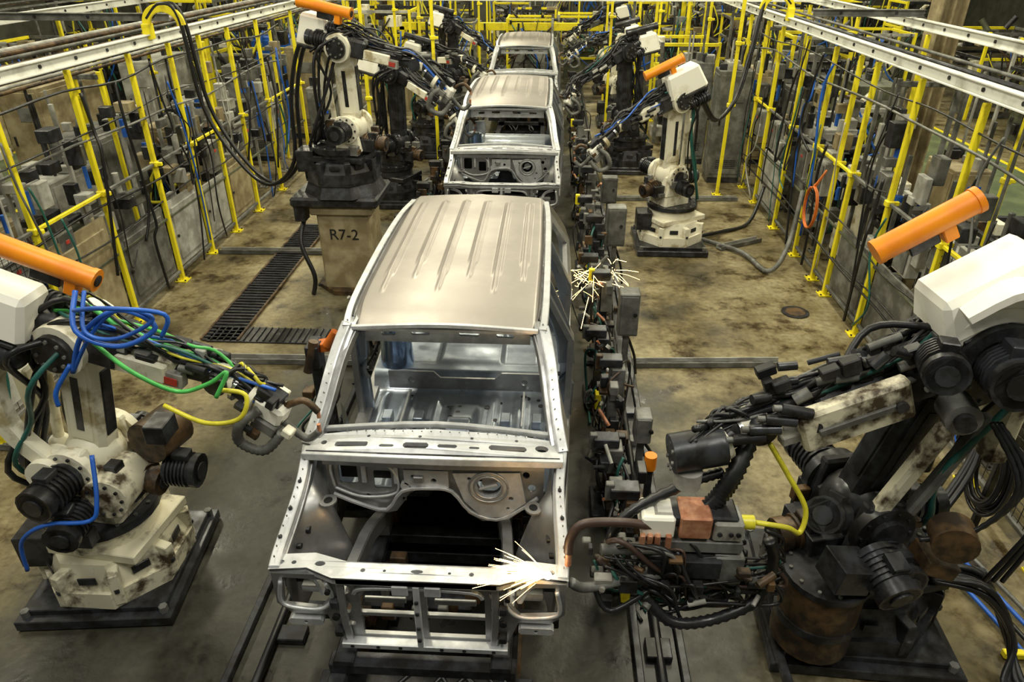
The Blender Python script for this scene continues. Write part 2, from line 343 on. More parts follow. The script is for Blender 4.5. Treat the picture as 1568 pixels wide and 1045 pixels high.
    for s in(-1,1):
        b.tube([(s*.77,-.01,.99),(s*.785,-.012,.82),(s*.66,-.012,.775),(s*.55,-.01,.785),(s*.49,-.01,.87),(s*.51,-.01,.99)],.013,STEELW)
        b.box((s*.64,.16,.90),(.26,.01,.2),BLACK); b.box((s*.62,.10,.84),(.16,.06,.05),STEEL); b.beam([(s*.74,.06,.98),(s*.62,.08,.93),(s*.56,.06,.82)],.03,.03,STEELW)
        b.plate(rect(s*.66-.10,s*.66+.10,.66,.71,.015),[disc(s*.66,.685,.012)],lambda x,z:V((x,-.03,z)),(0,.05,0),STEELW)
        b.beam([(s*.43,-.02,1.03),(s*.43,-.03,.76),(s*.42,-.02,.55)],.04,.025,STEEL,up=(0,1,0))
        b.beam([(s*.36,-.02,.93),(s*.30,-.03,.985),(0,-.03,1.0)],.02,.025,STEELW,up=(0,1,0))
        b.box((s*.09,-.05,1.0),(.09,.02,.07),STEELW)
        b.box((s*.47,-.03,.62),(.05,.05,.05),DARK); b.box((s*.475,-.03,.85),(.05,.04,.06),DARK); b.cyl((s*.475,-.05,.75),(s*.475,-.03,.75),.022,BLACK,seg=10); b.cyl((s*.50,-.05,.95),(s*.50,-.03,.95),.016,BLACK,seg=10)
        b.box((s*.20,.03,.83),(.24,.02,.04),STEEL)
    b.beam([(-.46,-.03,.53),(.50,-.03,.53)],.06,.04,STEELW,smooth=False)
    b.beam([(0,-.045,1.03),(0,-.055,.8),(0,-.045,.53)],.035,.03,STEELW,up=(0,1,0))
    for z in(.62,.72,.84,.93): b.cyl((0,-.078,z),(0,-.068,z),.012,DARK,seg=8)
    for x in(-.4,-.25,-.12,.12,.25,.42): b.cyl((x,-.062,.53),(x,-.058,.53),.012,DARK,seg=8)
    def pan(u,v):
        x=(u*2-1)*.84; y=.92+v*3.44
        z=.60
        z+=.12*(1-ss(.09,.14,abs(x)))*(1-ss(1.9,2.4,y))
        z+=.025*ss(0,1,math.cos(x*26)*1.5)*(1 if .22<abs(x)<.75 else 0)*ss(1.1,1.2,y)*(1-ss(2.4,2.5,y))
        z+=.07*(ss(1.72,1.75,y)-ss(1.88,1.91,y))
        z+=.16*ss(2.5,2.60,y)
        z-=.05*(ss(.28,.30,abs(x))-ss(.62,.64,abs(x)))*(ss(2.75,2.80,y)-ss(3.3,3.35,y))
        z+=.28*(1-ss(.92,1.16,y))
        z+=.010*ss(.2,.9,math.cos(y*18))*ss(2.7,2.8,y)
        return V((x,y,z))
    b.grid(pan,80,90,STEELB)
    for x in(-.62,-.36,.36,.62):
        b.box((x,1.62,.66),(.09,.14,.10),STEELB); b.box((x,2.05,.64),(.08,.12,.08),STEELB)
    rr=random.Random(3)
    for k in range(36):
        x=rr.uniform(-.7,.7);y=rr.uniform(1.2,2.45); z=pan((x/.84+1)/2,(y-.92)/3.44).z; b.cyl((x,y,z),(x,y,z+.004),rr.choice([.012,.018,.025]),BLACK,seg=10)
    for x in(-.5,.5): b.box((x,2.2,.655),(.02,.5,.02),STEELW,b=.004)
    b.plate([(-.7,.62),(.7,.62),(.7,.80),(.3,.80),(.24,.74),(-.24,.74),(-.3,.80),(-.7,.80)],[disc(-.5,.71,.03),disc(.5,.71,.03),disc(0,.69,.02)],lambda x,z:V((x,2.52,z)),(0,.02,0),STEEL)
    b.cyl((-.66,2.75,.74),(-.66,2.75,1.14),.15,DRUMB,r2=.13,seg=24); b.cyl((-.66,2.75,1.14),(-.66,2.75,1.16),.09,STEELB,seg=20)
    for s in(-1,1):
        b.grid(lambda u,v,s=s:V((s*(.84-.10*math.sin(u*math.pi)),.95+.5*u,.7+.5*v)),12,4,STEELB)
    b.plate([(-.84,.5),(.84,.5),(.84,.98),(.62,1.0),(.60,.74),(-.60,.74),(-.62,1.0),(-.84,.98)],[],lambda x,z:V((x,4.38,z)),(0,.04,0),STEEL)
    b.beam([(-.62,4.0,1.845),(0,4.06,1.88),(.62,4.0,1.845)],.07,.05,STEEL)
    # spot-weld rows
    for s in(-1,1):
        for k in range(14):
            t=k/13; p=V((s*.86,.74,1.395)).lerp(V((s*.655,1.42,1.895)),t)+V((s*-.002,0,-.01)); b.cyl(p,p+V((0,-.006,.006)),.005,GREY,seg=6)
        for k in range(12):
            q=.05+k*.058; b.cyl((s*(.80+q*.07),q,1.092+q*.36),(s*(.80+q*.07),q,1.104+q*.36),.004,GREY,seg=6)
    for k in range(26):
        x=-.8+k*.064; b.cyl((x,.845,1.38+.03*(1-(x/.86)**2)),(x,.845,1.384+.03*(1-(x/.86)**2)),.005,GREY,seg=6)
    for q in b.v:
        k=.075*ss(.05,.6,q.y)*(1-ss(1.1,2.1,q.y))*(1-ss(1.45,1.86,q.z)); q.x*=1-k
    return b
CX=-.665
c0=car_body().done((CX,2.72,0))
for Y in(9.85,16.95):
    o=bpy.data.objects.new('car_body_shell',c0.data); o.location=(CX,Y,0); bpy.context.scene.collection.objects.link(o)
def carrier(Y):
    b=B('body_carrier')
    for s in(-1,1):
        b.beam([(CX+s*.46,Y-.1,.39),(CX+s*.46,Y+4.7,.39)],.12,.10,DARK,smooth=False)
        for y in(.3,1.2,2.6,4.0):
            b.box((CX+s*.46,Y+y,.39),(.16,.16,.11),BROWN); b.box((CX+s*.60,Y+y,.39),(.4,.08,.08),DARK)
    for y in(-.05,1.0,2.4,3.4,4.5): b.box((CX,Y+y,.37),(1.1,.1,.08),DARK)
    b.box((CX-.1,Y+.45,.41),(.7,.30,.08),DARK); b.box((CX+.25,Y+.42,.50),(.10,.08,.2),BROWN); b.box((CX-.35,Y+.42,.50),(.08,.10,.2),DARK)
    rg=random.Random(int(Y*10))
    for i in range(22): b.box((CX+rg.uniform(-.45,.45),Y+rg.uniform(.1,.62),rg.uniform(.38,.56)),(rg.uniform(.04,.14),rg.uniform(.03,.1),rg.uniform(.04,.12)),rg.choice([DARK,BLACK,BROWN,GREY]))
    for i in range(8):
        x=CX+rg.uniform(-.5,.5); b.tube([(x,Y-.05,.35),(x+rg.uniform(-.2,.2),Y-.2,.25),(x+rg.uniform(-.3,.3),Y-.15,.12)],.014,BLACK)
    b.done()
for Y in(2.72,9.85,16.95): carrier(Y)
b=B('floor_conveyor')
for x in(CX-.5,CX+.5):
    b.box((x,17,.30),(.10,32,.06),DARK); b.box((x,17,.18),(.03,32,.2),DARK); b.box((x,17,.04),(.14,32,.05),BROWN)
b.box((CX,17,.02),(.7,32,.03),BLACK)
for k in range(28): b.box((CX,1.6+k*1.1,.12),(1.3,.12,.10),DARK)
for x in(-1.95,.66,.95):
    b.box((x,17,.03),(.05,32,.05),DARK)
b.box((.80,17,.01),(.24,32,.02),BLACK)
for x in(-1.75,.8): b.tube([(x,1.5,.05),(x,20,.05),(x,33,.05)],.03,BLACK)
rg=random.Random(8)
for k in range(26):
    y=2.2+k*.45; b.box((.80+rg.uniform(-.1,.1),y,.04),(rg.uniform(.06,.2),rg.uniform(.05,.2),.06),rg.choice([DARK,BROWN,GREY,DARK])); b.box((-1.6+rg.uniform(-.25,.2),y,.03),(rg.uniform(.05,.2),rg.uniform(.05,.15),.05),rg.choice([DARK,BROWN,DARK]))
for k in range(5): b.beam([(-2.0+.02*k,2.3+k*.02,.10),(-1.4,2.35+k*.01,.14)],.05,.04,BROWN,smooth=False) if k<1 else None
b.done()
# ------------------------------------------------------------------ floor fittings
b=B('floor_drain_grate')
b.box((-3.8,9,.012),(.42,3.9,.018),BLACK); b.box((-3.0,7.2,.012),(1.9,.35,.018),BLACK)
for k in range(48): b.box((-3.8,7.1+k*.08,.028),(.40,.012,.018),DARK,b=.001)
for k in range(24): b.box((-3.9+k*.078,7.2,.028),(.012,.33,.018),DARK,b=.001)
for x in(-4.02,-3.58): b.box((x,9,.024),(.03,3.9,.03),BROWN)
b.done()
def chan(p,q):
    b=B('steel_floor_channel'); p=V(p);q=V(q); R=fr(q-p); L=(q-p).length; c=(p+q)/2
    b.box(c+V((0,0,.015)),(L,.12,.02),GREY,R,b=.002)
    for s in(-1,1): b.box(c+R.col[1]*.055*s+V((0,0,.04)),(L,.012,.06),GREY if s<0 else LGREY,R,b=.002)
    for k in range(int(L/.3)): b.cyl(p+(q-p)*((k+.5)*.3/L)+V((0,0,.02)),p+(q-p)*((k+.5)*.3/L)+V((0,0,.035)),.02,DARK,seg=8)
    b.done()
chan((-4.9,9.7,0),(-3.2,9.75,0)); chan((.98,6.75,0),(2.6,6.85,0)); chan((-5.0,5.0,0),(-3.9,4.95,0)); chan((-3.9,6.6,0),(-1.9,6.65,0)); chan((2.6,10.2,0),(3.3,10.6,0)); chan((.9,12.5,0),(3.4,12.6,0)); chan((.98,4.35,0),(1.6,4.3,0))
b=B('floor_drain_cover'); b.cyl((3.15,8.15,0),(3.15,8.15,.012),.17,DARK,seg=20); b.cyl((3.15,8.15,.01),(3.15,8.15,.016),.12,BROWN,seg=20); b.done()
# ------------------------------------------------------------------ ROBOTS
def rob(name,base,z0,S,E,W,G,O1,O2,cov,covs,low,arm,seed,k=1.,gdir=1,rot=0.,plate=True,bz=.62,orr=.062,gun=True,cset=None,ncab=20,oc=None):
    oc=oc or ORANGE
    rg=random.Random(seed); b=B(name); S,E,W,G,O1,O2,cov=map(V,(S,E,W,G,O1,O2,cov)); bx,by=base
    c=V((bx,by,z0)); f=(W-E); f.z=0; f.normalize(); sd=f.cross(UP)*-1
    R0=Matrix.Rotation(rot,3,'Z')
    if plate:
        b.box(c+V((0,0,.05)),(1.04*k,1.06*k,.08),DARK,R0)
        b.box(c+V((0,0,.11)),(.94*k,.94*k,.05),DARK,R0)
        for i in(-1,1):
            for j in(-1,1):
                b.cyl(c+R0@V((i*.46*k,j*.47*k,.08)),c+R0@V((i*.46*k,j*.47*k,.14)),.03,GREY,seg=6)
        z=z0+.13
    else: z=z0
    b.cyl((bx,by,z),(bx,by,z+.14),.50*k,low,seg=8); b.cyl((bx,by,z+.14),(bx,by,z0+bz*.72),.47*k,low,r2=.40*k,seg=8)
    for i in range(8):
        a=math.pi/4*i+.39+rot; d=V((math.cos(a),math.sin(a),0))
        b.box(V((bx,by,z+.16))+d*.44*k,(.12,.07,.26),low,fr(d)); b.cyl(V((bx,by,z+.14))+d*.49*k,V((bx,by,z+.17))+d*.49*k,.022,DARK,seg=6)
        a+=math.pi/8; d=V((math.cos(a),math.sin(a),0)); b.box(V((bx,by,z+.22))+d*.43*k,(.01,.12,.06),DARK,fr(d),b=.002)
    b.box((bx,by,z0+bz*.72+.03),(.80*k,.62*k,.07),low,fr(f))
    b.cyl((bx,by,z0+bz*.72+.05),(bx,by,z0+bz),.34*k,low,seg=18)
    b.cyl((bx,by,z0+bz),(bx,by,z0+bz+.06),.37*k,DARK,seg=22); b.bolts((bx,by,z0+bz+.06),UP,.33*k,16,GREY,.014)
    b.box(c+R0@V((-.42*k,-.1,bz*.72)),(.22,.3,.26),DARK,R0)
    T=V((bx,by,z0+bz+.06)); m=(T+S)/2; h=max(.16,(S-T).z+.05)
    b.box(V((m.x,m.y,m.z)),(.46*k,.40*k,h),low,fr(f),b=.03,tx=.85,ty=.8)
    for s_ in(-1,1): 
        b.box(S+sd*s_*.19*k-V((0,0,.06)),(.36*k,.07*k,.44*k),arm,fr(f),b=.04,tx=.6)
        b.cyl(S+sd*s_*.20*k,S+sd*s_*.26*k,.17*k,arm,seg=20); b.cyl(S+sd*s_*.26*k,S+sd*s_*.29*k,.10*k,DARK,seg=16); b.bolts(S+sd*s_*.26*k,sd*s_,.14*k,10,DARK)
    b.motor(S-sd*.26*k,S-sd*.56*k,.12*k,DARK); b.motor(S-f*.12*k-V((0,0,.06)),S-f*.52*k-V((0,0,.10)),.11*k,DARK)
    b.motor(S+sd*.27*k-V((0,0,.12)),S+sd*.5*k-V((0,0,.12)),.10*k,DARK); b.motor(S+f*.1*k-V((0,0,.16)),S+f*.44*k-V((0,0,.2)),.10*k,BROWN)
    b.box(S+f*.22*k-V((0,0,.2)),(.2*k,.3*k,.16*k),DARK,fr(f)); b.ball(S,.19*k,arm)
    ax=(E-S); La=ax.length; Ra=fr(ax,f)
    b.box((S+E)/2,(La*.98,.18*k,.27*k),arm,Ra,b=.035)
    b.box((S+E)/2+Ra.col[1]*.092*k,(La*.62,.014,.15*k),arm,Ra,b=.006); b.box((S+E)/2-Ra.col[1]*.092*k,(La*.62,.014,.15*k),arm,Ra,b=.006)
    for s_ in(-1,1):
        b.box((S+E)/2+Ra.col[1]*s_*.10*k,(La*.45,.006,.05*k),DARK,Ra,b=.002)
    b.box((S+E)/2+Ra.col[2]*.135*k,(La*.55,.09*k,.02),DARK,Ra,b=.008)
    b.cyl(S-f*.25*k+V((0,0,.04)),E-f*.28*k,.034*k,arm,seg=12); b.ball(S-f*.25*k+V((0,0,.04)),.07*k,arm); b.ball(E-f*.28*k,.075*k,arm)
    b.box(S-f*.32*k+V((0,0,La*.45)),(.10*k,.12*k,La*.5),arm,b=.02)
    b.cyl(E-sd*.2*k,E+sd*.2*k,.165*k,arm,seg=20); b.cyl(E+sd*.2*k,E+sd*.24*k,.12*k,DARK,seg=18); b.cyl(E-sd*.2*k,E-sd*.24*k,.12*k,DARK,seg=18)
    b.bolts(E+sd*.24*k,sd,.09*k,8,GREY); b.bolts(E-sd*.24*k,-sd,.09*k,8,GREY)
    u=(W-E).normalized(); Rf=fr(u); Lf=(W-E).length; n=V(Rf.col[2])
    for i,(o1,o2) in enumerate([(.12,.04),(-.12,.04),(.0,.17),(.16,-.10)]):
        p=E+sd*o1*k+n*o2*k-u*.10*k; b.motor(p,p-u*.32*k,.09*k,DARK)
    b.box(E+n*.03+u*.12,(.42*k,.30*k,.22*k),DARK,Rf,b=.03)
    b.box(E+u*Lf*.42,(Lf*.62,.17*k,.17*k),low if low is not CREAM else arm,Rf,b=.03); b.cyl(E+u*Lf*.55,W,.078*k,DARK,r2=.06*k)
    b.box(E+u*Lf*.5-sd*.11*k+n*-.01,(Lf*.36,.05,.12*k),CREAM,Rf,b=.01); b.box(E+u*Lf*.72-sd*.08*k-n*.04,(.13*k,.07,.10*k),LGREY,Rf); b.box(E+u*Lf*.72-sd*.125*k-n*.04,(.08*k,.006,.05*k),RED,Rf,b=.001)
    for i in range(26):
        t=rg.uniform(.0,1.0); a=rg.uniform(-.2,.9)*math.pi; d=sd*math.cos(a)+n*math.sin(a); p=E+u*Lf*t+d*rg.uniform(.08,.15)*k; mm=rg.choice([DARK,DARK,GREY,BLACK,DARK,LGREY])
        if i%2: b.box(p,(rg.uniform(.05,.12),rg.uniform(.03,.07),rg.uniform(.03,.07)),mm,Rf)
        else: b.cyl(p,p+u*rg.uniform(.06,.18)+d*rg.uniform(-.03,.05),rg.uniform(.014,.032),mm,seg=10)
    for i in range(12):
        a=rg.uniform(0,6.28); p=S+f*math.cos(a)*.28*k+sd*math.sin(a)*.28*k+V((0,0,rg.uniform(-.25,.05))); b.box(p,(rg.uniform(.05,.12),rg.uniform(.05,.10),rg.uniform(.05,.12)),rg.choice([DARK,BLACK,BROWN,GREY]),fr(f))
    b.cyl(W-u*.05,W+u*.10*k,.085*k,CREAM,seg=16); b.cyl(W-sd*.10*k,W+sd*.10*k,.075*k,DARK,seg=16); b.ball(W+u*.1*k,.08*k,DARK)
    g=(G-W); Lg=g.length; g.normalize(); Rg=fr(g)
    b.cyl(W+g*.05,W+g*Lg*.7,.065*k,DARK); b.cyl(W+g*Lg*.62,W+g*Lg*.72,.10*k,CREAM,seg=18); b.cyl(W+g*Lg*.3,W+g*Lg*.36,.09*k,GLASSY,seg=18)
    if gun:
        b.box(G,(.20*k,.13*k,.13*k),CREAM2,Rg,b=.02); b.box(G+n*.10*k,(.16*k,.1*k,.07*k),DARK,Rg); b.box(G-n*.10*k,(.14*k,.16*k,.08*k),GREY,Rg)
        d=V((gdir,0,0)); q=G+d*.06
        b.tube([q,q+d*.14+V((0,0,.06)),q+d*.22+V((0,0,-.02))],.022*k,BROWN); b.tube([q-V((0,0,.1)),q+d*.12-V((0,0,.22)),q+d*.21-V((0,0,.16))],.024*k,GREY)
        b.cyl(q+d*.22-V((0,0,.02)),q+d*.22-V((0,0,.06)),.012,COPPER); b.cyl(q+d*.21-V((0,0,.16)),q+d*.21-V((0,0,.11)),.012,COPPER)
        b.hose([G-d*.05+V((0,-.05,.02)),G-d*.16+V((0,-.10,-.05)),G-d*.20+V((0,-.08,-.20)),G-d*.06+V((0,-.08,-.26)),G+d*.06+V((0,-.06,-.14))],.034,GREY)
        for i in range(16):
            p=G+V((rg.uniform(-.16,.12),rg.uniform(-.1,.08),rg.uniform(-.18,.12))); b.box(p,(rg.uniform(.03,.08),rg.uniform(.03,.07),rg.uniform(.03,.07)),rg.choice([DARK,GREY,BLACK,CREAM,BROWN]),Rg)
    b.cyl(O1,O2,orr,oc,seg=22); Oa=(O2-O1).normalized(); Ro=fr(Oa)
    b.cyl(O2-Oa*.02,O2+Oa*.012,orr*1.08,oc,seg=22); b.cyl(O1-Oa*.012,O1+Oa*.02,orr*1.05,oc,seg=22); b.cyl(O2,O2+Oa*.02,orr*.55,DARK,seg=14)
    b.box((O1+O2)/2-V((0,0,orr*1.25)),((O2-O1).length*.3,.06,.09),DARK,Ro); b.box(O1.lerp(O2,.75)-V((0,0,orr*1.3)),(.07,.08,.12),oc,Ro)
    b.box(cov,covs,CREAM2,Ro,b=.035,tx=.86,ty=.84); b.box(cov-V(Ro.col[2])*covs[2]*.5,(covs[0]*.8,covs[1]*1.02,.03),DARK,Ro)
    b.tube([cov-V((0,0,covs[2]*.4)),(cov+E)/2,E],.10*k,DARK)
    cols=cset or [BLACK]*12+[GREY,TEAL,BLUE,BLACK]
    for i in range(ncab):
        cm=rg.choice(cols); r=rg.choice([.008,.011,.015,.018,.011])*k
        j=lambda a:V((rg.uniform(-a,a),rg.uniform(-a,a),rg.uniform(-a,a)))
        up=n*rg.uniform(.10,.26)*k
        b.tube([E-u*.25*k+j(.16),E+up+j(.1),E+u*Lf*.35+up*.7+j(.10),E+u*Lf*.7+up*.5+j(.08),W+up*.4+j(.07),G+n*rg.uniform(0,.14)+j(.07)],r,cm)
    for i in range(7):
        cm=rg.choice([BLACK,BLACK,BLACK,TEAL]); sg=rg.choice([-1,1])
        j=lambda a:V((rg.uniform(-a,a),rg.uniform(-a,a),rg.uniform(-a,a)))
        b.tube([c+V((0,0,bz))-f*.35+j(.1),S-f*.35+sd*sg*.2+j(.1),(S+E)/2-f*.2+sd*sg*.2+j(.1),E-f*.1+sd*sg*.25+j(.12),E+u*.2+n*.15+j(.1)],rg.choice([.012,.02,.016]),cm)
    for i in range(3):
        p=W.lerp(G,.5)
        pts=[]
        for t in range(12):
            an=t/11*2*math.pi; pts.append(p+n*(.10*math.cos(an))+u*(.10*math.sin(an))*1.1+sd*rg.uniform(-.05,.05)+n*.08)
        b.tube(pts,.011,rg.choice([BLACK,BLACK,GREEN,YCAB]) if cset and GREEN in cset else BLACK)
    return b
# near left
b=rob('welding_robot',(-3.06,3.62),0,(-2.96,3.6,1.14),(-2.80,3.60,2.02),(-1.92,3.5,1.82),(-1.62,3.42,1.66),(-3.05,3.5,2.66),(-2.52,3.5,2.44),(-3.08,3.48,2.28),(.38,.32,.30),DIRTY,CREAM,1,1.0,1,rot=.1,cset=[BLACK]*9+[BLUE,BLUE,GREEN,YCAB,TEAL])
for off,cm,r in((0,BLUE,.015),(.05,BLUE,.012)):
    b.tube([(-2.58+off,3.4,2.42),(-2.54+off,3.25,2.25),(-2.32,3.25,2.16+off),(-2.12,3.3,2.26+off),(-2.3,3.3,2.36),(-2.55+off,3.3,2.2),(-2.68,3.3,1.95)],r,cm)
b.tube([(-2.68,3.3,2.0),(-2.78,3.25,1.85),(-2.8,3.25,1.75)],.014,BLUE)
b.tube([(-2.55,3.3,2.35),(-2.3,3.2,2.42),(-2.05,3.3,2.34),(-2.1,3.3,2.2)],.013,BLUE); b.tube([(-2.75,3.3,1.35),(-2.7,3.15,1.12),(-2.75,3.1,1.0),(-3.0,3.05,1.0),(-3.2,3.05,.85),(-3.25,3.05,.6)],.014,BLUE); b.tube([(-2.5,3.3,2.15),(-2.3,3.25,2.0),(-2.1,3.3,1.84),(-1.9,3.3,1.9),(-1.78,3.3,1.98),(-1.85,3.25,1.84)],.013,GREEN); b.tube([(-2.2,3.3,1.74),(-1.95,3.25,1.66),(-1.74,3.25,1.70),(-1.70,3.3,1.83),(-1.85,3.3,1.86)],.014,YCAB)
b.beam([(-3.10,3.4,2.05),(-3.26,3.38,1.85),(-3.28,3.38,1.5),(-3.12,3.4,1.2)],.12,.10,CREAM,up=(0,1,0)); b.cyl((-3.12,3.3,1.15),(-3.12,3.5,1.15),.12,CREAM,seg=18); b.ball((-3.1,3.4,2.0),.10,DARK)
b.cyl((-2.76,3.28,1.0),(-2.76,3.6,1.0),.15,DIRTY,seg=20); b.bolts((-2.76,3.28,1.0),(0,-1,0),.115,10,DARK); b.cyl((-2.56,3.55,1.25),(-2.49,3.8,1.25),.15,BROWN,seg=20); b.motor((-2.95,3.3,.92),(-2.92,3.02,.90),.11,DARK)
b.box((-2.40,3.5,1.42),(.13,.18,.13),DARK); b.box((-2.95,3.22,.74),(.16,.10,.12),DARK); b.motor((-2.5,3.6,1.02),(-2.28,3.6,1.0),.12,DARK)
b.done()
rob('welding_robot',(1.86,10.4),0,(1.75,10.4,1.10),(1.72,10.35,2.18),(.98,9.9,1.92),(.62,9.7,1.62),(1.27,10.15,2.5),(1.75,10.25,2.72),(1.80,10.3,2.42),(.55,.34,.34),CREAM,CREAM,2,1.0,-1,cset=[BLACK]*8+[BLUE,BLUE]).done()
rob('welding_robot',(-2.6,8.8),1.46,(-2.42,8.8,2.10),(-2.42,8.75,3.02),(-1.55,8.6,2.85),(-1.2,8.5,2.6),(-2.86,8.7,3.50),(-2.26,8.6,3.38),(-2.74,8.85,3.18),(.38,.32,.36),DARK,CREAM,3,.95,1,plate=False,bz=.36).done()
# near right
b=rob('welding_robot',(2.12,3.58),0,(1.98,3.5,1.02),(2.24,3.50,2.08),(1.16,3.24,1.80),(.88,3.12,1.68),(1.72,3.55,2.68),(2.16,3.58,2.96),(2.24,3.42,2.56),(.62,.40,.24),DARK,DARK,4,1.15,-1,rot=-.05,orr=.065,gun=False,cset=[BLACK]*12+[TEAL,GREY])
R=fr(V((-1,-.1,-.42)))
b.box((1.62,3.12,1.95),(.58,.10,.25),DIRTY,R,b=.02); b.box((1.62,3.06,1.95),(.40,.02,.04),GREY,R); b.cyl((1.42,3.07,1.90),(1.42,3.05,1.90),.03,DARK); b.cyl((1.82,3.07,2.04),(1.82,3.05,2.04),.03,DARK)
b.box((2.10,3.26,1.48),(.75,.10,.09),DIRTY,fr(V((.35,0,1))),b=.02); b.box((2.30,3.28,1.50),(.75,.08,.06),GREY,fr(V((.35,0,1))),b=.02)
b.box((2.62,3.5,1.7),(.14,.3,.5),DIRTY,b=.04); b.cyl((1.75,3.16,.2),(1.75,3.16,.74),.24,BROWN,seg=22); b.cyl((1.75,3.16,.74),(1.75,3.16,.78),.26,DARK,seg=22); b.bolts((1.75,3.16,.78),UP,.22,12,GREY)
b.cyl((1.75,3.16,.40),(1.75,3.16,.46),.25,DARK,seg=22)
b.beam([(2.06,3.3,2.50),(2.28,3.28,2.66),(2.52,3.26,2.58),(2.68,3.24,2.38),(2.72,3.24,2.16)],.34,.05,CREAM2,up=(0,0,1))
for r0,mm,yy in((.27,CREAM2,3.24),(.19,DARK,3.21)):
    b.beam([(2.32+r0*math.cos(a),yy,2.22+r0*math.sin(a)) for a in [math.pi*(.05+.95*t/8) for t in range(9)]],.08,.045,mm,up=(0,1,0))
b.motor((2.00,3.22,2.26),(1.93,2.98,2.28),.11,DARK); b.motor((2.32,3.22,2.22),(2.28,2.96,2.24),.14,DARK); b.motor((2.56,3.26,2.05),(2.54,3.02,2.05),.10,DARK); b.cyl((2.15,3.2,1.98),(2.13,3.04,1.98),.09,GREY,seg=16); b.cyl((2.13,3.04,1.98),(2.12,3.0,1.98),.05,DARK,seg=14)
b.box((1.78,3.02,.92),(.22,.22,.18),DARK,fr(V((1,.2,-.2)))); b.motor((1.95,3.12,.98),(2.02,2.84,.90),.13,DARK); b.motor((1.72,3.2,1.18),(1.58,3.06,1.30),.11,DARK); b.box((2.3,3.1,.95),(.2,.2,.1),BROWN,fr(V((1,0,-.3)))); b.cyl((2.32,3.1,1.2),(2.28,2.95,1.2),.12,BROWN,seg=18)
for t in range(6): b.hose([(2.35+.02*t,3.15,1.9),(2.5+.02*t,3.0,1.6+.02*t),(2.4,3.0,1.3),(2.2-.03*t,3.05,1.15)],.016,BLACK) if t<3 else b.tube([(2.4,3.2,2.2),(2.62+.03*t,3.05,1.9),(2.6+.03*t,3.0,1.4),(2.4+.05*t,3.0,.9)],.014,BLACK)
rg=random.Random(31)
for i in range(32):
    t=rg.uniform(.1,1.0); p=V((2.2,3.3,2.22)).lerp(V((1.15,3.2,1.88)),t)+V((0,rg.uniform(-.06,.1),rg.uniform(.02,.20)))
    if i%2: b.cyl(p,p+V((rg.uniform(-.2,-.05),0,rg.uniform(-.08,.04))),rg.uniform(.014,.034),rg.choice([DARK,BLACK,GREY,DARK,DARK]),seg=12)
    else: b.box(p,(rg.uniform(.04,.12),.06,rg.uniform(.04,.10)),rg.choice([DARK,BLACK,GREY,DARK]),R)
for i in range(4):
    p=V((1.38-.07*i,3.06,1.98-.05*i)); b.cyl(p,p+V((-.16,0,.03-.02*i)),.03,DARK,seg=12); b.cyl(p+V((-.16,0,.03-.02*i)),p+V((-.20,0,.03-.02*i)),.018,GREY,seg=10)
b.cyl((.98,3.12,1.72),(.70,3.08,1.68),.11,DARK,seg=18); b.cyl((.80,3.05,1.60),(.80,3.05,1.50),.075,LGREY,seg=16); b.bolts((.70,3.08,1.68),(-1,0,0),.08,8,GREY)
b.hose([(1.15,3.2,1.75),(1.05,3.05,1.6),(.98,3.02,1.45),(.90,3.0,1.35)],.055,BLACK)
b.box((.84,2.98,1.36),(.46,.17,.08),DARK,b=.01); b.box((.64,2.96,1.33),(.18,.18,.14),CREAM2,b=.012); b.box((.84,2.96,1.34),(.17,.185,.15),COPPER,b=.01); b.box((1.02,2.96,1.31),(.16,.17,.13),LGREY,b=.012); b.cyl((1.10,2.96,1.32),(1.17,2.96,1.32),.04,YCAB)
for x in(.97,1.03,1.07): b.cyl((x,2.87,1.31),(x,2.86,1.31),.014,DARK,seg=8)
for x in(.56,.6,.64,.7): b.box((x,2.86,1.25),(.03,.03,.10),COPPER)
b.box((.86,2.95,1.2),(.5,.15,.08),GREY); b.box((.80,2.9,1.08),(.40,.16,.13),DARK); b.box((1.05,2.92,1.05),(.16,.14,.2),GREY)
b.cyl((.34,2.85,1.18),(.62,2.88,1.18),.035,GREY); b.tube([(.62,2.9,1.32),(.45,2.86,1.38),(.24,2.84,1.38),(.17,2.82,1.30),(.16,2.8,1.2)],.026,RUBR)
b.tube([(.7,2.85,1.02),(.45,2.80,1.0),(.26,2.78,.96),(.18,2.76,1.02)],.03,GREY); b.cyl((.16,2.8,1.2),(.16,2.79,1.12),.018,COPPER); b.box((.36,2.8,1.0),(.10,.06,.07),LGREY); b.box((.5,2.82,.98),(.1,.1,.1),DARK)
rg=random.Random(9)
for i in range(38):
    p=V((rg.uniform(.3,.8),rg.uniform(2.8,2.95),rg.uniform(.9,1.25))); q=V((rg.uniform(.95,1.35),rg.uniform(2.85,3.05),rg.uniform(.8,1.2)))
    b.tube([p,p+V((rg.uniform(.05,.2),-.06,rg.uniform(-.2,.1))),(p+q)/2+V((0,-.05,rg.uniform(-.35,.05))),q+V((rg.uniform(-.02,.12),0,rg.uniform(-.2,0))),q],rg.choice([.008,.012,.016,.011]),rg.choice([BLACK,BLACK,BLACK,TEAL,RUBR,GREY,BLACK,DARK,BLACK]))
for i in range(60):
    p=V((rg.uniform(.26,1.3),rg.uniform(2.78,3.0),rg.uniform(.82,1.2))); 
    if i%3: b.box(p,(rg.uniform(.025,.08),.05,rg.uniform(.025,.07)),rg.choice([GREY,DARK,LGREY,BROWN,DARK]))
    else: b.cyl(p,p+V((rg.uniform(-.12,.12),rg.uniform(-.05,.05),rg.uniform(-.05,.05))),rg.uniform(.012,.026),rg.choice([LGREY,GREY,BROWN,DARK,LGREY]),seg=10)
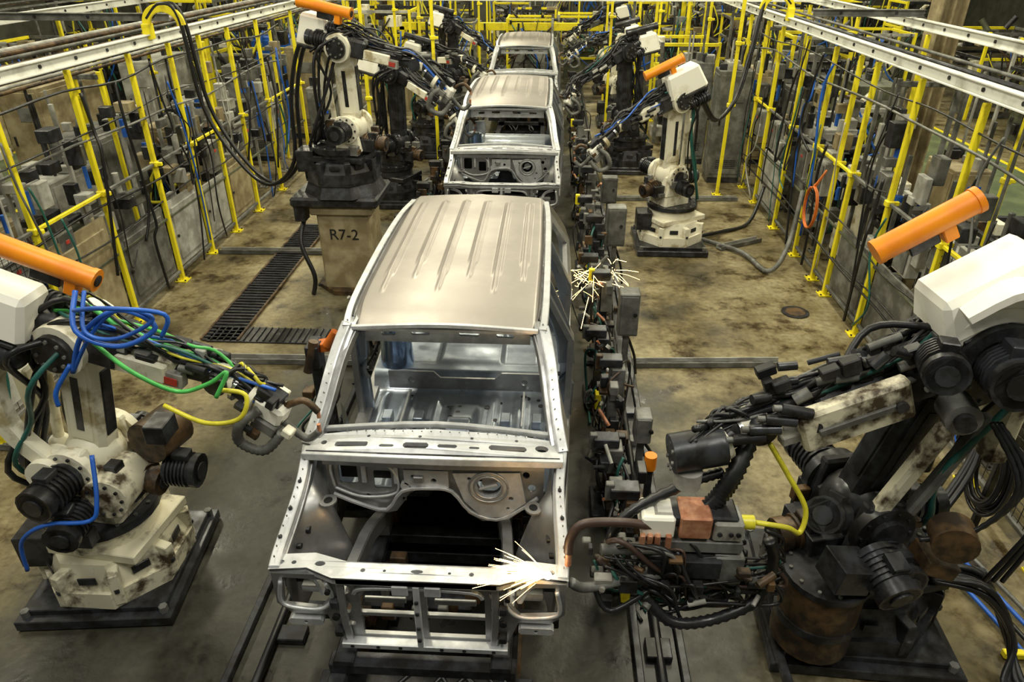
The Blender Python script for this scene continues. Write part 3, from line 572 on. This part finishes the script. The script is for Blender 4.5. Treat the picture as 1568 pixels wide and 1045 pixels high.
b.hose([(.6,2.8,.9),(.75,2.75,.75),(1.0,2.8,.72),(1.25,2.85,.85),(1.3,2.9,1.1),(1.25,2.9,1.25)],.036,BLACK); b.hose([(.42,2.95,1.1),(.40,2.9,1.25),(.5,2.95,1.38),(.8,3.05,1.5),(1.0,3.1,1.55)],.032,BLACK)
b.tube([(1.17,2.96,1.32),(1.35,2.95,1.30),(1.45,3.0,1.22),(1.47,3.05,1.35),(1.35,3.08,1.55),(1.22,3.1,1.75)],.015,YCAB)
b.box((1.55,3.0,.12),(.05,1.0,.06),DARK)
b.done()
b=B('robot_pedestal')
b.cyl((-2.6,8.8,0),(-2.6,8.8,.06),.50,BROWN,seg=8); b.box((-2.6,8.8,.56),(.66,.66,1.06),TAN,b=.02); b.box((-2.6,8.8,1.13),(.80,.76,.12),TAN,b=.02)
b.box((-2.66,8.8,1.25),(1.10,.88,.13),DARK,b=.03); b.cyl((-2.6,8.8,1.31),(-2.6,8.8,1.46),.52,DARK,r2=.45,seg=8); b.box((-3.12,8.5,1.13),(.14,.18,.28),DARK)
b.tube([(-3.12,8.6,1.0),(-3.15,8.4,.7),(-3.0,8.3,.3),(-3.05,8.3,.03)],.03,BLACK)
for i in(-1,1):
    for j in(-.3,.3): b.cyl((-2.6+i*.42,8.8+j,.06),(-2.6+i*.42,8.8+j,.09),.025,DARK,seg=6)
b.done()
tx=bpy.data.curves.new('label','FONT'); tx.body='R7-2'; tx.size=.2; tx.extrude=.002; tx.align_x='CENTER'; tx.materials.append(BLACK)
t=bpy.data.objects.new('label',tx); bpy.context.scene.collection.objects.link(t); t.location=(-2.6,8.466,.74); t.rotation_euler=(math.pi/2,0,0); t.parent=bpy.data.objects['robot_pedestal']
def simple(base,z0,dirx,seed,low,arm,oc=None,dz=0):
    x,y=base; d=dirx
    rob('welding_robot',(x,y),z0,(x+d*.15,y,z0+1.05),(x+d*(.15+dz*.3),y-.05,z0+2.1+dz),(x+d*(.95+dz),y-.4,z0+1.85-dz),(x+d*1.25,y-.5,z0+1.6-dz),(x-d*.35,y,z0+2.55+dz),(x+d*.2,y-.1,z0+2.42+dz),(x-d*.2,y,z0+2.25+dz),(.4,.34,.34),low,arm,seed,1,d,oc=oc).done()
simple((-2.75,12.3),0,1,11,DARK,DARK,DARK,.1); simple((-2.65,15.6),0,1,12,DARK,GREY,DARK,-.15); simple((1.6,14.6),0,-1,13,DARK,DARK,DARK,.15); simple((1.7,18.6),0,-1,14,GREY,CREAM,DARK,-.1); simple((-2.7,19.5),0,1,15,GREY,DARK,DARK,.1); simple((1.8,23.0),0,-1,17,GREY,CREAM,DARK)
# ------------------------------------------------------------------ fixtures beside the line
def stand(x,y,seed,h=1.0):
    rg=random.Random(seed); b=B('clamp_fixture')
    b.box((x,y,.03),(.26,.36,.05),DARK); b.box((x,y,h/2),(.09,.11,h),rg.choice([DARK,BROWN,GREY])); b.box((x+.03,y,h*.8),(.12,.16,h*.36),rg.choice([GREY,DARK,BROWN]))
    top=V((x,y,h)); sg=-1 if x>CX else 1
    b.box(top+V((sg*.04,0,.03)),(.2,.12,.08),DARK); b.cyl(top+V((0,.05,.05)),top+V((sg*.12,.05,-.1)),.03,GREY); b.box(top+V((sg*.14,0,.02)),(.06,.05,.14),rg.choice([YEL,BROWN,GREY]))
    for i in range(22):
        p=V((x+rg.uniform(-.12,.12),y+rg.uniform(-.3,.3),rg.uniform(.12,h)))
        if rg.random()<.5: b.box(p,(rg.uniform(.03,.10),rg.uniform(.03,.14),rg.uniform(.03,.13)),rg.choice([DARK,DARK,BROWN,GREY,BLACK,BROWN,BLACK]))
        else: b.cyl(p,p+V((rg.uniform(-.1,.1),rg.uniform(-.12,.12),rg.uniform(-.08,.12))),rg.uniform(.010,.026),rg.choice([GREY,DARK,LGREY,BROWN,COPPER]),seg=10)
    b.box((x,y-.24,.14),(.06,.1,.18),YEL if rg.random()<.5 else BROWN)
    for i in range(9):
        p=V((x+rg.uniform(-.12,.12),y+rg.uniform(-.2,.2),rg.uniform(.4,h)))
        b.tube([p,p+V((rg.uniform(-.12,.12),rg.uniform(-.2,.2),-.15)),V((x+rg.uniform(-.12,.16),y+rg.uniform(-.3,.3),.04)),V((x+rg.uniform(-.1,.16),y+rg.uniform(-.5,.5),.03))],rg.choice([.007,.01,.013]),rg.choice([BLACK,BLACK,TEAL,RUBR,BLACK,BLACK]))
    b.done()
k=50
for y,h in((3.75,.8),(4.5,.65),(5.3,.9),(6.1,.75),(6.9,1.0),(7.7,.85),(8.5,1.05),(9.4,1.0),(10.5,1.1),(11.6,1.1),(12.6,1.0),(13.6,1.1),(15,1.1),(16.4,1.1),(17.8,1.1),(19.2,1.1)):
    k+=1; stand(.58+.04*math.sin(k*3),y,k,h); 
for y in(5.2,6.6,8.0,9.2,10.4,11.6,13,14.5,16,18,20): k+=1; stand(-1.92,y,k,.85)
b=B('beacon_light'); b.box((.80,4.15,.35),(.05,.05,.7),DARK); b.box((.8,4.15,.03),(.16,.16,.05),DARK); b.cyl((.80,4.15,.70),(.80,4.15,.82),.045,ORANGE); b.done()
def jbox(x,y,h,w=.24):
    b=B('junction_box_stand'); b.box((x,y,.02),(.25,.25,.03),DARK); b.box((x,y,h*.4),(.06,.06,h*.8),GREY); b.box((x,y,h*.78),(w,.18,h*.45),GREY,b=.01); b.box((x,y-.095,h*.78),(w*.83,.01,h*.4),GREY); b.cyl((x+.06,y-.1,h*.8),(x+.06,y-.12,h*.8),.02,DARK,seg=10)
    b.tube([(x,y,h*.55),(x+.1,y,h*.3),(x+.15,y+.1,.03)],.015,BLACK); b.done()
jbox(.88,8.75,1.15); jbox(.84,6.45,1.05,.2); jbox(.86,5.0,.6,.14); jbox(.95,10.9,.9)
b=B('orange_clamp_fixture'); b.box((-1.72,4.55,.02),(.3,.3,.04),DARK); b.box((-1.72,4.55,.75),(.09,.09,1.5),DARK); b.box((-1.60,4.5,1.48),(.3,.10,.07),ORC,fr(V((1,0,.2)))); b.box((-1.70,4.45,1.42),(.10,.12,.18),DARK); b.cyl((-1.6,4.45,1.5),(-1.52,4.45,1.62),.03,ORC); b.cyl((-1.75,4.4,1.3),(-1.68,4.42,1.55),.035,BROWN); b.done()
def sparks(name,c,n,L,dz,seed,dx,core=True,th=1.,gx=.5,dy=0.1,gy=.25,sc=.0):
    rg=random.Random(seed); b=B(name); c=V(c)
    for i in range(n):
        d=V((rg.gauss(dx,gx),rg.gauss(dy,gy),rg.gauss(dz,.30))).normalized(); l=L*rg.uniform(.1,1)**1.6; s0=rg.uniform(0,.6)*l
        c2=c+V((rg.uniform(-sc,sc),rg.uniform(-sc,sc),rg.uniform(-sc,sc)))
        b.tube([c2+d*s0,c2+d*(s0+l)*.6-V((0,0,.01)),c2+d*(s0+l)-V((0,0,.12*l+.01))],rg.uniform(.0007,.0016)*th,SPARK,seg=3,n=2)
    if core: b.ball(c,.022,SPARKC); b.ball(c+V((-.04,0,.005)),.014,SPARKC,.6)
    b.done()
sparks('weld_sparks',(.05,2.70,1.13),170,.27,.12,1,-1.2,gx=.35)
sparks('weld_sparks',(.40,6.9,.95),34,.34,.0,2,.5,False,1.3,.8,-.3,.5,.12)
sparks('weld_sparks',(.66,7.3,.9),22,.34,.0,3,.3,False,1.3,.8,-.3,.5,.12)
# ------------------------------------------------------------------ guard structure
def pole(x,y,h=2.95,cl=(),m=None,w=.056):
    m=m or YEL
    b=B('guard_post'); b.box((x,y,h/2),(w,w,h),m,b=.006); b.box((x,y,.01),(.16,.16,.02),m,b=.003)
    for z in cl: b.box((x,y,z),(.09,.09,.07),m,b=.01); b.box((x+.05,y,z),(.10,.045,.045),m)
    for i,j in((1,1),(-1,-1),(1,-1),(-1,1)): b.cyl((x+i*.06,y+j*.06,.02),(x+i*.06,y+j*.06,.035),.012,DARK,seg=6)
    b.done()
LX=-5.0; RX=3.68
for y in(5.05,6.3,7.5,8.7,9.7,10.6,11.6,12.8,14.6): pole(LX,y,2.93,(1.62,))
for y in(3.9,4.95,6.4,7.6,8.7,9.2,10.05,11.2,12.5,13.4,14.6): pole(RX,y,2.9,(1.62,))
for y in(6.0,7.9,10.5,13,15.5,18): pole(5.0,y,3.0,(1.8,))
for y in(7,9.5,12,14.5,17,19.5,22): pole(-7.9,y,3.0,(1.8,))
for x,y in((-2.1,13.4),(-3.3,13.2),(-3.9,14.7),(-2.95,17),(1.32,17.5),(2.1,15.9),(3.1,12.9),(-3.9,19),(-2.0,21),(1.5,21.5),(2.6,19),(3.4,17),(-4.6,17),(-4.8,21),(3.6,21),(.9,27),(-2.2,26),(2.9,25),(-3.6,25),(4.2,24),(-5.8,25)): pole(x,y,3.9,(1.6,2.6))
rg=random.Random(5)
for i in range(9): pole(-5.35-rg.uniform(0,.1),5.6+i*1.05,rg.uniform(1.9,2.6),(),LGREY,.045)
for i in range(9): pole(4.0+rg.uniform(0,.1),5.2+i*1.0,rg.uniform(1.9,2.6),(),GREY,.045)
def ibeam(name,p,q,m,h=.11,w=.09):
    b=B(name); p=V(p);q=V(q);R=fr(q-p);L=(q-p).length;c=(p+q)/2
    b.box(c+V((0,0,h/2)),(L,w,.014),m,R,b=.002); b.box(c-V((0,0,h/2)),(L,w,.014),m,R,b=.002); b.box(c,(L,.014,h),m,R,b=.002)
    k=int(L/.6)
    for i in range(k): 
        s=p+(q-p)*((i+.5)/k); b.cyl(s+V(R.col[1])*.02,s-V(R.col[1])*.02,.02,DARK,seg=8)
    b.done()
ibeam('overhead_rail',(LX,2.0,3.02),(LX,26,3.02),WHITE); ibeam('overhead_rail',(RX,2.0,2.99),(RX,26,2.99),WHITE)
ibeam('overhead_rail',(5.0,2.0,3.10),(5.0,26,3.10),WHITE); ibeam('overhead_rail',(-7.9,4.0,3.10),(-7.9,26,3.10),WHITE)
ibeam('overhead_crossbeam',(-7.9,14.7,3.16),(5.1,14.7,3.16),WHITE,.10); ibeam('overhead_crossbeam',(-7.9,20.3,3.2),(5.1,20.3,3.2),WHITE,.10)
ibeam('overhead_crossbeam',(-7.9,9.9,3.22),(-5,9.9,3.22),GREY,.08,.07); ibeam('overhead_crossbeam',(3.6,11.0,3.22),(5.1,11,3.22),GREY,.08,.07); ibeam('overhead_crossbeam',(-7.9,6.6,3.22),(-5,6.6,3.22),GREY,.08,.07)
for Y,z in((24,1.75),(30,2.6),(22.5,3.4)):
    b=B('yellow_gantry'); b.box((-.5,Y,z),(9,.16,.22),YEL)
    for x in(-4.7,3.7): b.box((x,Y,z/2),(.16,.16,z),YEL)
    for k in range(8): b.box((-4.2+k*1.05,Y-.09,z),(.06,.03,.2),DARK)
    b.done()
def fence(x,ys,seed,side,meshb):
    rg=random.Random(seed)
    b=B('safety_fence')
    for i in range(len(ys)-1):
        a,c=ys[i]+.04,ys[i+1]-.04; m=(a+c)/2; L=c-a
        b.box((x,m,.15),(.04,L,.04),GREY,b=.004); b.box((x,m,1.62),(.035,L,.035),YEL if i%3==1 else GREY,b=.004); b.box((x,m,.9),(.03,L,.03),DGREEN,b=.004)
        if rg.random()<.75:
            h=rg.choice([.9,1.2,.8]); mm=rg.choice([DGREEN,GREY,LGREY,TAN,GREY]); b.box((x-side*.03,m,.18+h/2),(.03,L*.94,h),mm,b=.003); b.box((x-side*.01,m,.18+h/2),(.03,L*.8,h*.8),mm,b=.01); b.cyl((x,a+.1,.6),(x+side*.02,a+.1,.6),.02,DARK,seg=8)
        if i in meshb:
            n=int(L/.07)
            for j in range(n): b.box((x,a+(j+.5)*L/n,.9),(.005,.005,1.45),DARK,b=.0005)
            for j in range(20): b.box((x,m,.2+j*.07),(.005,L,.005),DARK,b=.0005)
        for j in range(12):
            yy=rg.uniform(a,c); b.box((x-side*rg.uniform(.06,.3),yy,rg.uniform(.8,2.4)),(rg.uniform(.06,.2),rg.uniform(.06,.24),rg.uniform(.06,.28)),rg.choice([LGREY,GREY,GREY,DARK,TAN,DARK,LGREY,DARK]),b=.008)
        for j in range(4):
            yy=rg.uniform(a,c); zz=rg.uniform(1,2.2); b.cyl((x-side*.15,yy,zz),(x-side*.15,yy,zz+rg.uniform(.12,.3)),rg.uniform(.02,.05),rg.choice([LGREY,BLUE,DARK,GREY]),seg=10)
        if rg.random()<.7:
            yy=rg.uniform(a,c); b.box((x-side*.10,yy,1.25),(.14,.32,.45),LGREY,b=.01); b.box((x-side*.02,yy,1.25),(.01,.26,.38),GREY,b=.002); b.box((x-side*.015,yy,1.34),(.01,.06,.04),RED)
    y0,y1=ys[0],ys[-1]
    for q in range(5):
        zz=rg.uniform(.3,2.8); mm=[BLACK,BLACK,GREY,DARK,BLACK][q]
        pts=[]
        yy=y0
        while yy<y1: pts.append((x+side*rg.uniform(.0,.06),yy,zz+rg.uniform(-.06,.06))); yy+=1.1
        b.tube(pts,rg.choice([.01,.014]),mm,seg=5,n=3)
    for q in range(int((y1-y0)*3.8)):
        yy=rg.uniform(y0,y1); zz=rg.uniform(1.2,2.9); 
        b.tube([(x+side*.04,yy,zz),(x+side*.08,yy+rg.uniform(-.1,.1),zz-.4),(x+side*rg.uniform(.03,.15),yy+rg.uniform(-.15,.15),max(.1,zz-rg.uniform(.6,1.4))),(x+side*.04,yy+rg.uniform(-.3,.3),max(.05,zz-rg.uniform(.8,2.4)))],rg.choice([.008,.012,.018]),rg.choice([BLACK]*8+[TEAL,GREY,BLUE,LGREY]),seg=5)
    b.done()
fence(LX,[5.05,6.3,7.5,8.7,9.7,10.6,11.6,12.8,14.6],5,1,(0,)); fence(RX,[3.9,4.95,6.4,7.6,8.7,10.05,11.2,12.5,13.4,14.6],6,-1,(0,1))
def rack(x0,x1,seed,y0=2,y1=27):
    rg=random.Random(seed); b=B('pipe_rack')
    for y in range(int(y0)+1,int(y1),3):
        b.box(((x0+x1)/2,y,2.62),(abs(x1-x0),.06,.06),GREY)
        for x in(x0,x1): b.box((x,y,1.34),(.05,.05,2.68),rg.choice([GREY,YEL,GREY]))
    for i in range(9):
        x=x0+(x1-x0)*(i+.5)/9; z=2.70+rg.choice([0,0,.12,.25]); b.tube([(x,y0,z),(x,(y0+y1)/2,z),(x,y1,z)],rg.choice([.012,.02,.03]),rg.choice([BROWN,GREY,GREY,LGREY,BROWN,TAN,DARK,GREY]),seg=8,n=1)
    b.done()
rack(-7.4,-5.6,1); rack(4.1,4.8,2); rack(-14,-12.4,3,8,38)
def cabinet(x,y,w,d,h,m,seed,name='control_cabinet'):
    rg=random.Random(seed); b=B(name); fx=1 if x<0 else -1
    b.box((x,y,.05),(w*.96,d*.96,.1),DARK); b.box((x,y,.1+h/2),(w,d,h),m,b=.012)
    b.box((x+fx*w*.5,y,.1+h/2),(.02,d*.9,h*.92),m,b=.004); b.box((x+fx*(w*.5+.02),y+d*.38,.1+h*.55),(.03,.03,.16),DARK)
    b.box((x,y-d*.5,.1+h/2),(w*.9,.02,h*.92),m,b=.004); b.box((x-w*.35,y-d*.5-.02,.1+h*.55),(.03,.03,.16),DARK); b.box((x+w*.1,y-d*.5-.015,.1+h*.78),(w*.35,.012,h*.12),rg.choice([GREY,LGREY,GREY,BLUE]),b=.002)
    for i in range(5): b.box((x,y-d*.5-.012,.3+i*.035),(w*.6,.01,.012),DARK,b=.001)
    for i in range(6): 
        xx=x+rg.uniform(-.4,.4)*w; yy=y+rg.uniform(-.4,.4)*d; b.box((xx,yy,.1+h+.05),(rg.uniform(.06,.2),rg.uniform(.06,.25),rg.uniform(.08,.22)),rg.choice([DARK,GREY,LGREY,BLACK]))
    for i in range(3): 
        xx=x+rg.uniform(-.4,.4)*w; yy=y+rg.uniform(-.4,.4)*d; b.cyl((xx,yy,.1+h),(xx,yy,max(2.55,h+.3)),.018,rg.choice([GREY,GREY,LGREY,DARK]),seg=8)
    b.done()
i=0
for x,y,w,d,h,m in((-6.2,6.8,.6,1.0,1.3,TAN),(-6.1,8.3,.5,.9,1.5,LGREY),(-6.3,9.7,.7,1.1,1.7,GREY),(-6.0,11.2,.5,.9,1.5,TAN),(-6.2,12.8,.6,1.0,1.6,LGREY),(-8.6,9.0,.7,1.4,1.6,TAN),(-8.7,12.5,.7,1.8,1.9,TAN),(-8.6,16,.8,1.6,1.8,LGREY),(-6.2,15.2,.8,1.0,1.8,GREY),(-5.6,17.2,.8,.9,1.9,TAN),(-7,19.2,1,1.0,1.9,BLUE),(-12.2,14,1,2,2.2,TAN),
    (4.45,9.7,.5,.9,1.25,CREAM),(4.4,11.6,.5,.9,1.5,LGREY),(4.4,13.2,.6,1.1,1.8,GREY),(3.35,13.9,.62,.5,1.95,GREY),(4.5,7.4,.4,.8,1.1,LGREY),(4.4,15.6,.7,1.2,1.7,TAN),(6.2,15,.8,1.4,1.6,DGREEN),(10.6,9.8,1.0,1.4,1.2,BROWN),(10.9,13,1.2,2.6,1.9,TAN),(4.5,5.6,.4,.8,.9,GREY),(2.9,15.2,.6,.5,1.9,GREY),(5.7,10.1,.5,.8,1.3,TAN),(-4.3,13.8,.5,.5,1.6,GREY)):
    i+=1; cabinet(x,y,w,d,h,m,i)
b=B('building_column')
for x,y in((5.85,11.9),(12.6,11.2)):
    b.box((x,y,4),(.03,.36,8),TAN); b.box((x-.17,y,4),(.03,.38,8),TAN); b.box((x+.17,y,4),(.03,.38,8),TAN); b.box((x,y,.02),(.6,.6,.04),DARK)
b.done()
b=B('steel_drum')
b.cyl((9.4,11.2,0),(9.4,11.2,.9),.32,CREAM,seg=24)
for z in(.02,.3,.6,.88): b.cyl((9.4,11.2,z-.015),(9.4,11.2,z+.015),.335,CREAM,seg=24)
b.cyl((9.4,11.2,.9),(9.4,11.2,.93),.28,DARK,seg=24); b.done()
def machine(x,y,w,d,h,seed,yl=True):
    rg=random.Random(seed); b=B('assembly_machinery'); FR=[YEL,YEL,DARK,GREY,LGREY] if yl else [GREY,DARK,GREY,LGREY]
    for i in(-1,1):
        for j in(-1,1): b.box((x+i*w/2,y+j*d/2,h/2),(.07,.07,h),rg.choice(FR))
    for z in(h*.35,h*.7,h-.05):
        b.box((x,y-d/2,z),(w,.06,.07),rg.choice(FR)); b.box((x,y+d/2,z),(w,.06,.07),rg.choice(FR))
        for i in(-1,1): b.box((x+i*w/2,y,z),(.06,d,.07),rg.choice(FR))
    b.box((x,y,h*.3),(w*.7,d*.7,h*.6),rg.choice([DARK,DGREEN,GREY,TAN,LGREY]))
    for i in range(36):
        p=V((x+rg.uniform(-.5,.5)*w,y+rg.uniform(-.5,.5)*d,rg.uniform(.2,h)))
        s=rg.choice([DARK,DARK,GREY,LGREY,BROWN,DGREEN,BLACK,TAN,CREAM,DARK,LGREY])
        if rg.random()<.6: b.box(p,(rg.uniform(.06,.4),rg.uniform(.06,.3),rg.uniform(.05,.3)),s)
        else: b.cyl(p,p+V((rg.uniform(-.4,.4),rg.uniform(-.3,.3),rg.uniform(-.2,.3))),rg.uniform(.02,.07),s,seg=10)
    for i in range(14):
        p=V((x+rg.uniform(-.5,.5)*w,y-d/2-rg.uniform(0,.15),h*rg.uniform(.7,1))); q=V((x+rg.uniform(-.5,.5)*w,y-d/2-rg.uniform(0,.2),rg.uniform(.1,.6)*h))
        b.tube([p,(p+q)/2+V((rg.uniform(-.3,.3),-.1,-.2)),q],rg.choice([.012,.02,.025]),rg.choice([BLACK,BLACK,BLACK,BLUE,TEAL,YCAB,RUBR]),seg=5)
    b.done()
rg=random.Random(77); i=0
for y in(17.2,20.6,24.5,28.5,33):
    for x in(-12,-9.6,-6.9,-4.4,3.0,5.9,8.4,11.5):
        i+=1
        if y<18 and x in(-9.6,8.4,-4.4): continue
        machine(x+rg.uniform(-.2,.2),y+rg.uniform(-.3,.3),rg.uniform(1.2,1.8),rg.uniform(1,1.5),rg.uniform(2.0,3.0),i+200)
for x in(-2,0,1.8): machine(x,36+x*.3,1.6,1.3,2.8,int(300+x))
for x,y in((-.7,24.5),(-.6,27.5),(-1.6,31),(-3.0,23.2),(.9,25.6)): machine(x,y,1.4,1.2,2.0,int(500+y))
for j,(x,y,w,d,h) in enumerate(((-6.9,7.9,.6,.9,1.3),(-7.0,10.6,.6,.9,1.5),(-6.9,13.9,.6,.9,1.6),(-6.8,5.6,.7,1.0,1.2),(5.8,8.6,1.0,1.0,1.0),(5.9,6.6,.9,1.0,.9),(5.7,13.8,.6,.9,1.5),(-5.7,10.45,.35,.5,1.3),(-5.7,7.55,.35,.5,1.3),(-5.7,12.0,.35,.5,1.4),(4.3,8.6,.3,.6,1.4),(4.25,10.7,.3,.5,1.5))): machine(x,y,w,d,h,400+j,False)
def hanger(x,y,z,dirx,pts,name='cable_hanger'):
    b=B(name); p=V((x,y,z))
    arc=[p+V((dirx*(.22-.22*math.cos(a)),0,.10+.20*math.sin(a))) for a in [math.pi*k/8 for k in range(9)]]
    b.beam(arc,.10,.04,YEL,up=(0,1,0)); b.box(p+V((0,0,.03)),(.10,.12,.18),YEL)
    for k in range(2):
        o=V((.03*k,.05*k,.0)); b.tube([arc[1]+o,arc[4]+V((0,0,.04))+o,arc[7]+o]+[V(q)+o*1.6 for q in pts],.026,BLACK)
    b.done()
hanger(LX,9.3,3.08,1,[(-4.5,9.3,2.2),(-4.1,9.2,1.5),(-3.7,9.1,1.25),(-3.3,9.0,1.6),(-3.2,8.95,2.4),(-3.0,8.9,3.0),(-2.7,8.8,3.2)])
hanger(RX,12.3,3.06,-1,[(3.1,12.1,2.5),(2.9,11.8,1.9),(2.5,11.2,1.7),(2.15,10.7,2.1),(1.9,10.45,2.4)])
b=B('cable_bundle'); rg=random.Random(21)
for k in range(8):
    r=rg.uniform(.014,.024); o=rg.uniform(-.09,.09); o2=rg.uniform(-.06,.06)
    b.tube([(2.5,3.4+o,.55),(2.80,3.3+o,.55+o2),(3.0,3.2+o,.25),(3.0+o,2.95,.05),(3.15+o,2.8+o2,.04)],r,BLACK)
for k in range(8):
    o=rg.uniform(-.1,.1); b.tube([(2.7,3.9+o,.5),(2.95,4.2+o,.3+o*.5),(3.3,4.5+o,.7+o),(3.45,4.8,1.3+o),(3.6,4.95,1.9+o)],rg.uniform(.014,.024),BLACK)
b.done()
b=B('cable_coil')
for k in range(8):
    pts=[(3.36+.03*math.sin(k),4.35+(.26-.015*k)*math.cos(a),.62+(.38-.02*k)*math.sin(a)) for a in [2*math.pi*t/14 for t in range(15)]]; b.tube(pts,.014,BLACK,n=3)
b.box((3.36,4.35,1.0),(.10,.12,.1),DARK); b.box((3.42,4.35,.5),(.05,.05,1.0),DARK); b.done()
b=B('floor_pipes')
for k in range(4): b.tube([(2.85+.09*k,4.6,.04),(3.1+.09*k,3.6,.04),(3.3+.09*k,2.6,.04)],.016,[BLUE,BLACK,BLUE,GREY][k])
b.box((3.05,3.9,.03),(.5,.05,.05),DARK); b.box((3.2,3.2,.03),(.3,.05,.05),YEL)
b.done()
b=B('floor_hose'); b.tube([(2.4,10.5,.05),(2.9,10.0,.05),(3.1,9.3,.06),(3.4,9.6,.3),(3.6,10,1.0)],.035,GREY); b.tube([(2.3,10.6,.05),(2.8,10.9,.04),(3.3,11.3,.05),(3.6,11.8,.5)],.03,BLACK); b.done()
b=B('orange_air_hose')
for k in range(2): b.tube([(3.55,9.4,1.3)]+[(3.5-.02*k,9.3+.22*math.cos(a),1.0+.28*math.sin(a)) for a in [1.57+2*math.pi*t/10 for t in range(11)]]+[(3.6,9.3,1.5)],.012,ORC,n=4)
b.done()
# ------------------------------------------------------------------ light
w=bpy.data.worlds.new('World'); bpy.context.scene.world=w; w.use_nodes=True
w.node_tree.nodes['Background'].inputs[0].default_value=(.72,.74,.58,1); w.node_tree.nodes['Background'].inputs[1].default_value=.16
def area(x,y,z,sx,sy,e,c=(1,.94,.70)):
    l=bpy.data.lights.new('lamp','AREA'); l.shape='RECTANGLE'; l.size=sx; l.size_y=sy; l.energy=e; l.color=c
    o=bpy.data.objects.new('ceiling_lamp',l); o.location=(x,y,z); bpy.context.scene.collection.objects.link(o)
for y in(1,6,11,17,24,31):
    for x in(-8,-2.2,2.6,8.5): area(x,y,7.5,.7,2.4,(185 if y<9 else 235) if abs(x)<4 else (165 if y<9 else 240),(1,.97,.86) if y<2 else (1,.94,.70))
# ------------------------------------------------------------------ camera
cd=bpy.data.cameras.new('cam'); cd.lens=24.96; cd.sensor_width=36; cd.clip_end=200
cam=bpy.data.objects.new('camera',cd); cam.location=(0,0,4.1); cam.rotation_euler=(math.radians(90-29.5),0,math.radians(3)); bpy.context.scene.collection.objects.link(cam)
bpy.context.scene.camera=cam
bpy.context.scene.view_settings.view_transform='Standard'
